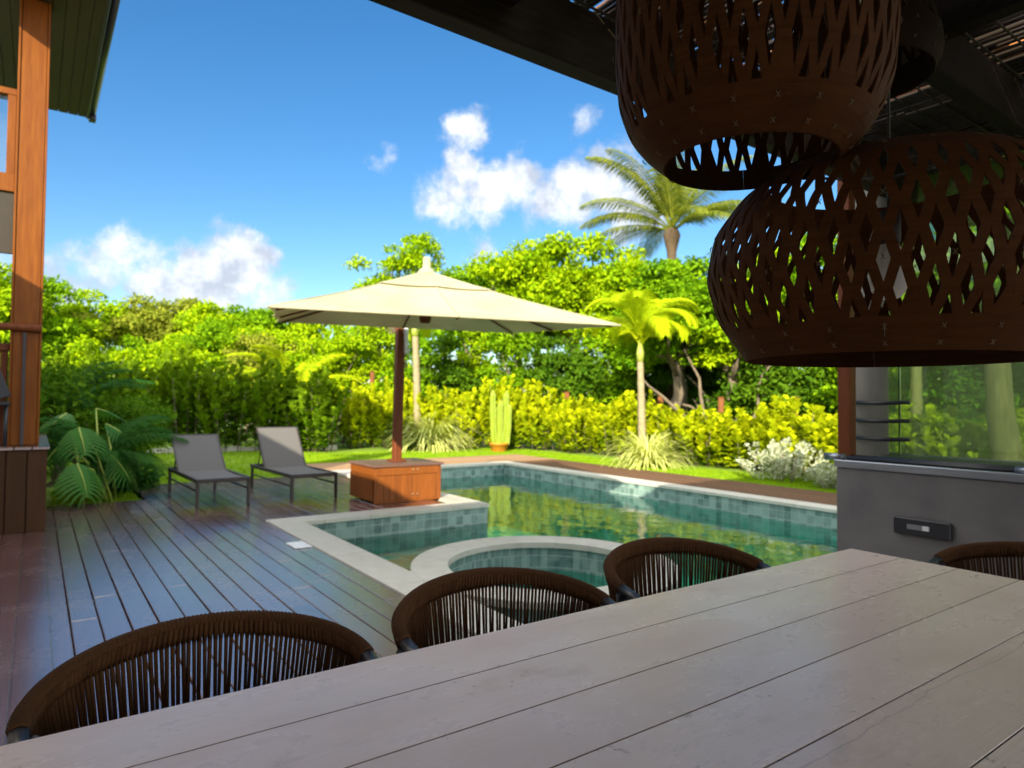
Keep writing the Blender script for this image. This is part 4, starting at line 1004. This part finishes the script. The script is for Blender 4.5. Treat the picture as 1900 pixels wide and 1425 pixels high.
# ------------------------------------------------------------------ loungers, parasol, chest
def lounger(loc, rz, ang, label):
    root = tag(empty('sun_lounger', loc, rz), label, 'sun lounger', 'sun loungers on the deck')
    Wd, Ln, H = .64, 1.78, .36
    b = MB()
    for sx in (-Wd/2, Wd/2 - .03): b.box(sx, 0, H - .05, sx + .03, Ln, H, .5, .004)
    for yy in (0.0, Ln - .03): b.box(-Wd/2 + .031, yy, H - .05, Wd/2 - .031, yy + .03, H, .5, .004)
    b.box(-Wd/2 + .031, .9, H - .05, Wd/2 - .031, .93, H - .02, .5, .003); b.build('frame', M['bronze'], root)
    for sx in (-Wd/2 + .001, Wd/2 - .036):
        for sy in (.002, Ln - .07): MB().box(sx, sy, .002, sx + .035, sy + .035, H - .051, .5, .003).build('leg', M['bronze'], root)
    for sx in (-Wd/2 + .006, Wd/2 - .026): MB().box(sx, .04, .2, sx + .02, Ln - .08, .22, .5, .002).build('side_rail', M['bronze'], root)
    b = MB(); n = 12                                  # sling sags a little
    for i in range(n + 1):
        t = i / n; yy = .03 + (1.12 - .03) * t; z = H - .004 - .018 * math.sin(math.pi * t)
        b.v += [(-Wd/2 + .035, yy, z), (Wd/2 - .035, yy, z), (-Wd/2 + .035, yy, z - .004), (Wd/2 - .035, yy, z - .004)]
    for i in range(n):
        k = 4 * i; b.face((k, k+1, k+5, k+4), .5, True); b.face((k+2, k+6, k+7, k+3), .5, True)
    b.build('seat_sling', M['sling'], root)
    R = Matrix.Translation((0, 1.14, H - .015)) @ Matrix.Rotation(ang, 4, 'X')
    bo = MB(); bo.box(-Wd/2 + .03, 0, -.002, Wd/2 - .03, .70, .004, .5, 0, R); bk = bo.build('backrest', M['sling'], root)
    b = MB()
    for sx in (-Wd/2 + .008, Wd/2 - .030): b.box(sx, 0, -.012, sx + .022, .715, .012, .5, .003, R)
    b.box(-Wd/2 + .031, .70, -.010, Wd/2 - .031, .715, .010, .5, .003, R); b.build('back_frame', M['bronze'], bk)
    b = MB(); tp = R @ Vector((0, .45, -.01))
    for sx in (-Wd/2 + .06, Wd/2 - .06): b.tube([(sx, tp.y, tp.z), (sx, tp.y + .18, H - .03)], .009, 6)
    b.build('prop', M['bronze'], root)
lounger((1.93, 8.83, .002), .03, math.radians(42), 'grey sling sun lounger with low backrest, farther from the chest')
lounger((3.06, 8.78, .002), .04, math.radians(54), 'grey sling sun lounger with steeper backrest, next to the wooden chest')

root = tag(empty('wooden_chest', (3.58, 8.045, .001)), 'reddish slatted wooden chest at the foot of the parasol mast', 'chest')
b = MB(); Wc, Dc, Hc = .985, .78, .50
x = .05
while x < Wc - .05: b.box(x, .0, .03, x + .082, .02, .36, None, .003); x += .0845
y = .05
while y < Dc - .05: b.box(.0, y, .03, .02, y + .082, .36, None, .003); b.box(Wc - .02, y, .03, Wc, y + .082, .36, None, .003); y += .0845
b.box(.021, .021, .02, Wc - .021, Dc, .47, .3); b.build('slatted_body', M['chest'], root)
b = MB()
for (x0, x1) in ((0, .05), (Wc - .05, Wc)): b.box(x0, -.006, .0, x1, .02, .47, .5, .004)
b.box(.051, -.006, .001, Wc - .051, .018, .03, .4, .003); b.box(.051, -.008, .365, Wc - .051, .018, .47, .7, .003); b.box(-.006, .021, .365, .018, Dc, .47, .7, .003); b.box(Wc - .018, .021, .365, Wc + .006, Dc, .47, .7, .003); b.build('frame', M['chest'], root)
b = MB(); y = -.03
while y < Dc: b.box(-.03, y, .473, Wc + .03, y + .118, .505, None, .004); y += .121
b.build('lid', M['chesttop'], root)
for z in (.43, .10):
    b = MB()
    for xx in (.54, .61): b.box(xx, -.016, z - .012, xx + .028, -.0085, z + .012, .5, .002)
    b.build('latch', M['brass'], root)
# parasol
UC = Vector((3.62, 6.79, 2.24)); UA = 3.30
par = tag(empty('parasol', (4.09, 8.45, .508)), 'large square cream parasol on a dark wooden mast rising from the chest', 'parasol')
po_ = Vector(par.location)
Ru = (Matrix.Rotation(.07, 4, 'X') @ Matrix.Rotation(-.02, 4, 'Y') @ Matrix.Rotation(-.3, 4, 'Z')).to_3x3()
def U(x, y, z): return UC - po_ + Ru @ Vector((x, y, z))
AP = .60                                              # height of the peak over the rim
def roofpt(s, t):
    """s along the perimeter 0..8 (ribs at whole numbers), t 0 rim .. 1 peak"""
    h = UA / 2; tips = [(-h, -h), (0, -h), (h, -h), (h, 0), (h, h), (0, h), (-h, h), (-h, 0)]
    i = int(s) % 8; f = s - int(s); a, c = tips[i], tips[(i+1) % 8]; px, py = a[0] + (c[0]-a[0]) * f, a[1] + (c[1]-a[1]) * f
    sag = -4 * f * (1 - f) * .05 * (1 - t) * t; inw = 1 - 4 * f * (1 - f) * .022
    return (px * (1 - t) * inw, py * (1 - t) * inw, AP * (t ** .94) + sag * 1.0 - .04 * math.sin(math.pi * t))
b = MB(); n = 128; mT = 12
for (dz) in (0, -.006):
    base = len(b.v)
    for j in range(mT + 1):
        for i in range(n):
            q = roofpt(8 * i / n, min(j / mT, .985)); b.v.append(tuple(U(q[0], q[1], q[2] + dz)))
    for j in range(mT):
        for i in range(n):
            f = (base + j*n + i, base + j*n + (i+1) % n, base + (j+1)*n + (i+1) % n, base + (j+1)*n + i); b.face(f if dz == 0 else f[::-1], .74 + .2 * ((i * 8 // n) * .37 % 1), False)
for i in range(8): b.tube([U(*(lambda q: (q[0], q[1], q[2] + .002))(roofpt(i, t))) for t in (0, .15, .3, .45, .6, .75, .9, .98)], .007, 6, .25)
cn = b.build('canopy', M['canvas'], par)
b = MB(); base = 0                                    # wind vent flap over the top third
for j, t in enumerate((.64, .74, .86, .985)):
    for i in range(n):
        q = roofpt(8 * i / n, t); b.v.append(tuple(U(q[0] * 1.02, q[1] * 1.02, q[2] + .008 + .008 * (j == 0))))
for j in range(3):
    for i in range(n): b.face((j*n + i, j*n + (i+1) % n, (j+1)*n + (i+1) % n, (j+1)*n + i), .5, False)
b.build('vent', M['canvas'], cn)
for i in range(8):
    rp = [roofpt(i, t) for t in (.035, .2, .4, .6, .8, .96)]
    MB().tube([U(a[0] * .99, a[1] * .99, a[2] - .034) for a in rp], .013, 6).build('rib', M['mast'], par)
    md_ = roofpt(i, .55); MB().tube([U(md_[0], md_[1], md_[2] - .045), U(0, 0, .17)], .011, 6).build('strut', M['mast'], par)
b = MB(); b.lathe([(.001, .0), (.055, .0), (.07, .05), (.07, .14), (.045, .19), (.03, .19), (.03, AP - .03)], 14)
b.v = [tuple(U(*v)) for v in b.v]; b.build('hub', M['mast'], par)
b = MB(); b.lathe([(.11, AP - .03), (.075, AP + .015), (.046, AP + .035), (.046, AP + .145), (.042, AP + .155), (.001, AP + .157)], 14); b.v = [tuple(U(*v)) for v in b.v]; b.build('finial', M['canvas'], par)
b = MB(); b.box(-.055, -.055, 0, .055, .055, 1.86, .5, .008, Matrix.Rotation(.015, 4, 'Y')); b.box(-.10, -.10, -.002, .10, .10, .03, .2, .006); b.build('mast', M['mast'], par)
b = MB(); b.tube([(.03, 0, 1.86), (.02, -.03, 2.18), (-.05, -.4, 2.40), (-.2, -1.1, 2.48), tuple(U(0, 0, AP + .12))], [.035, .034, .03, .028, .024], 10); b.build('arm', M['steel'], par)
b = MB(); b.box(.057, -.085, 1.50, .115, -.02, 1.86, .5, .012); b.tube([(.09, -.09, 1.56), (.09, -.15, 1.56), (.09, -.15, 1.44)], .008, 6); b.build('crank_box', M['white'], par)
# skimmer lid on the deck
tag(MB().box(1.93, 6.02, .003, 2.085, 6.30, .012, .5, .003).build('drain_cover', M['white']), 'small pale plastic cover plate on the deck beside the pool coping', 'cover plate')
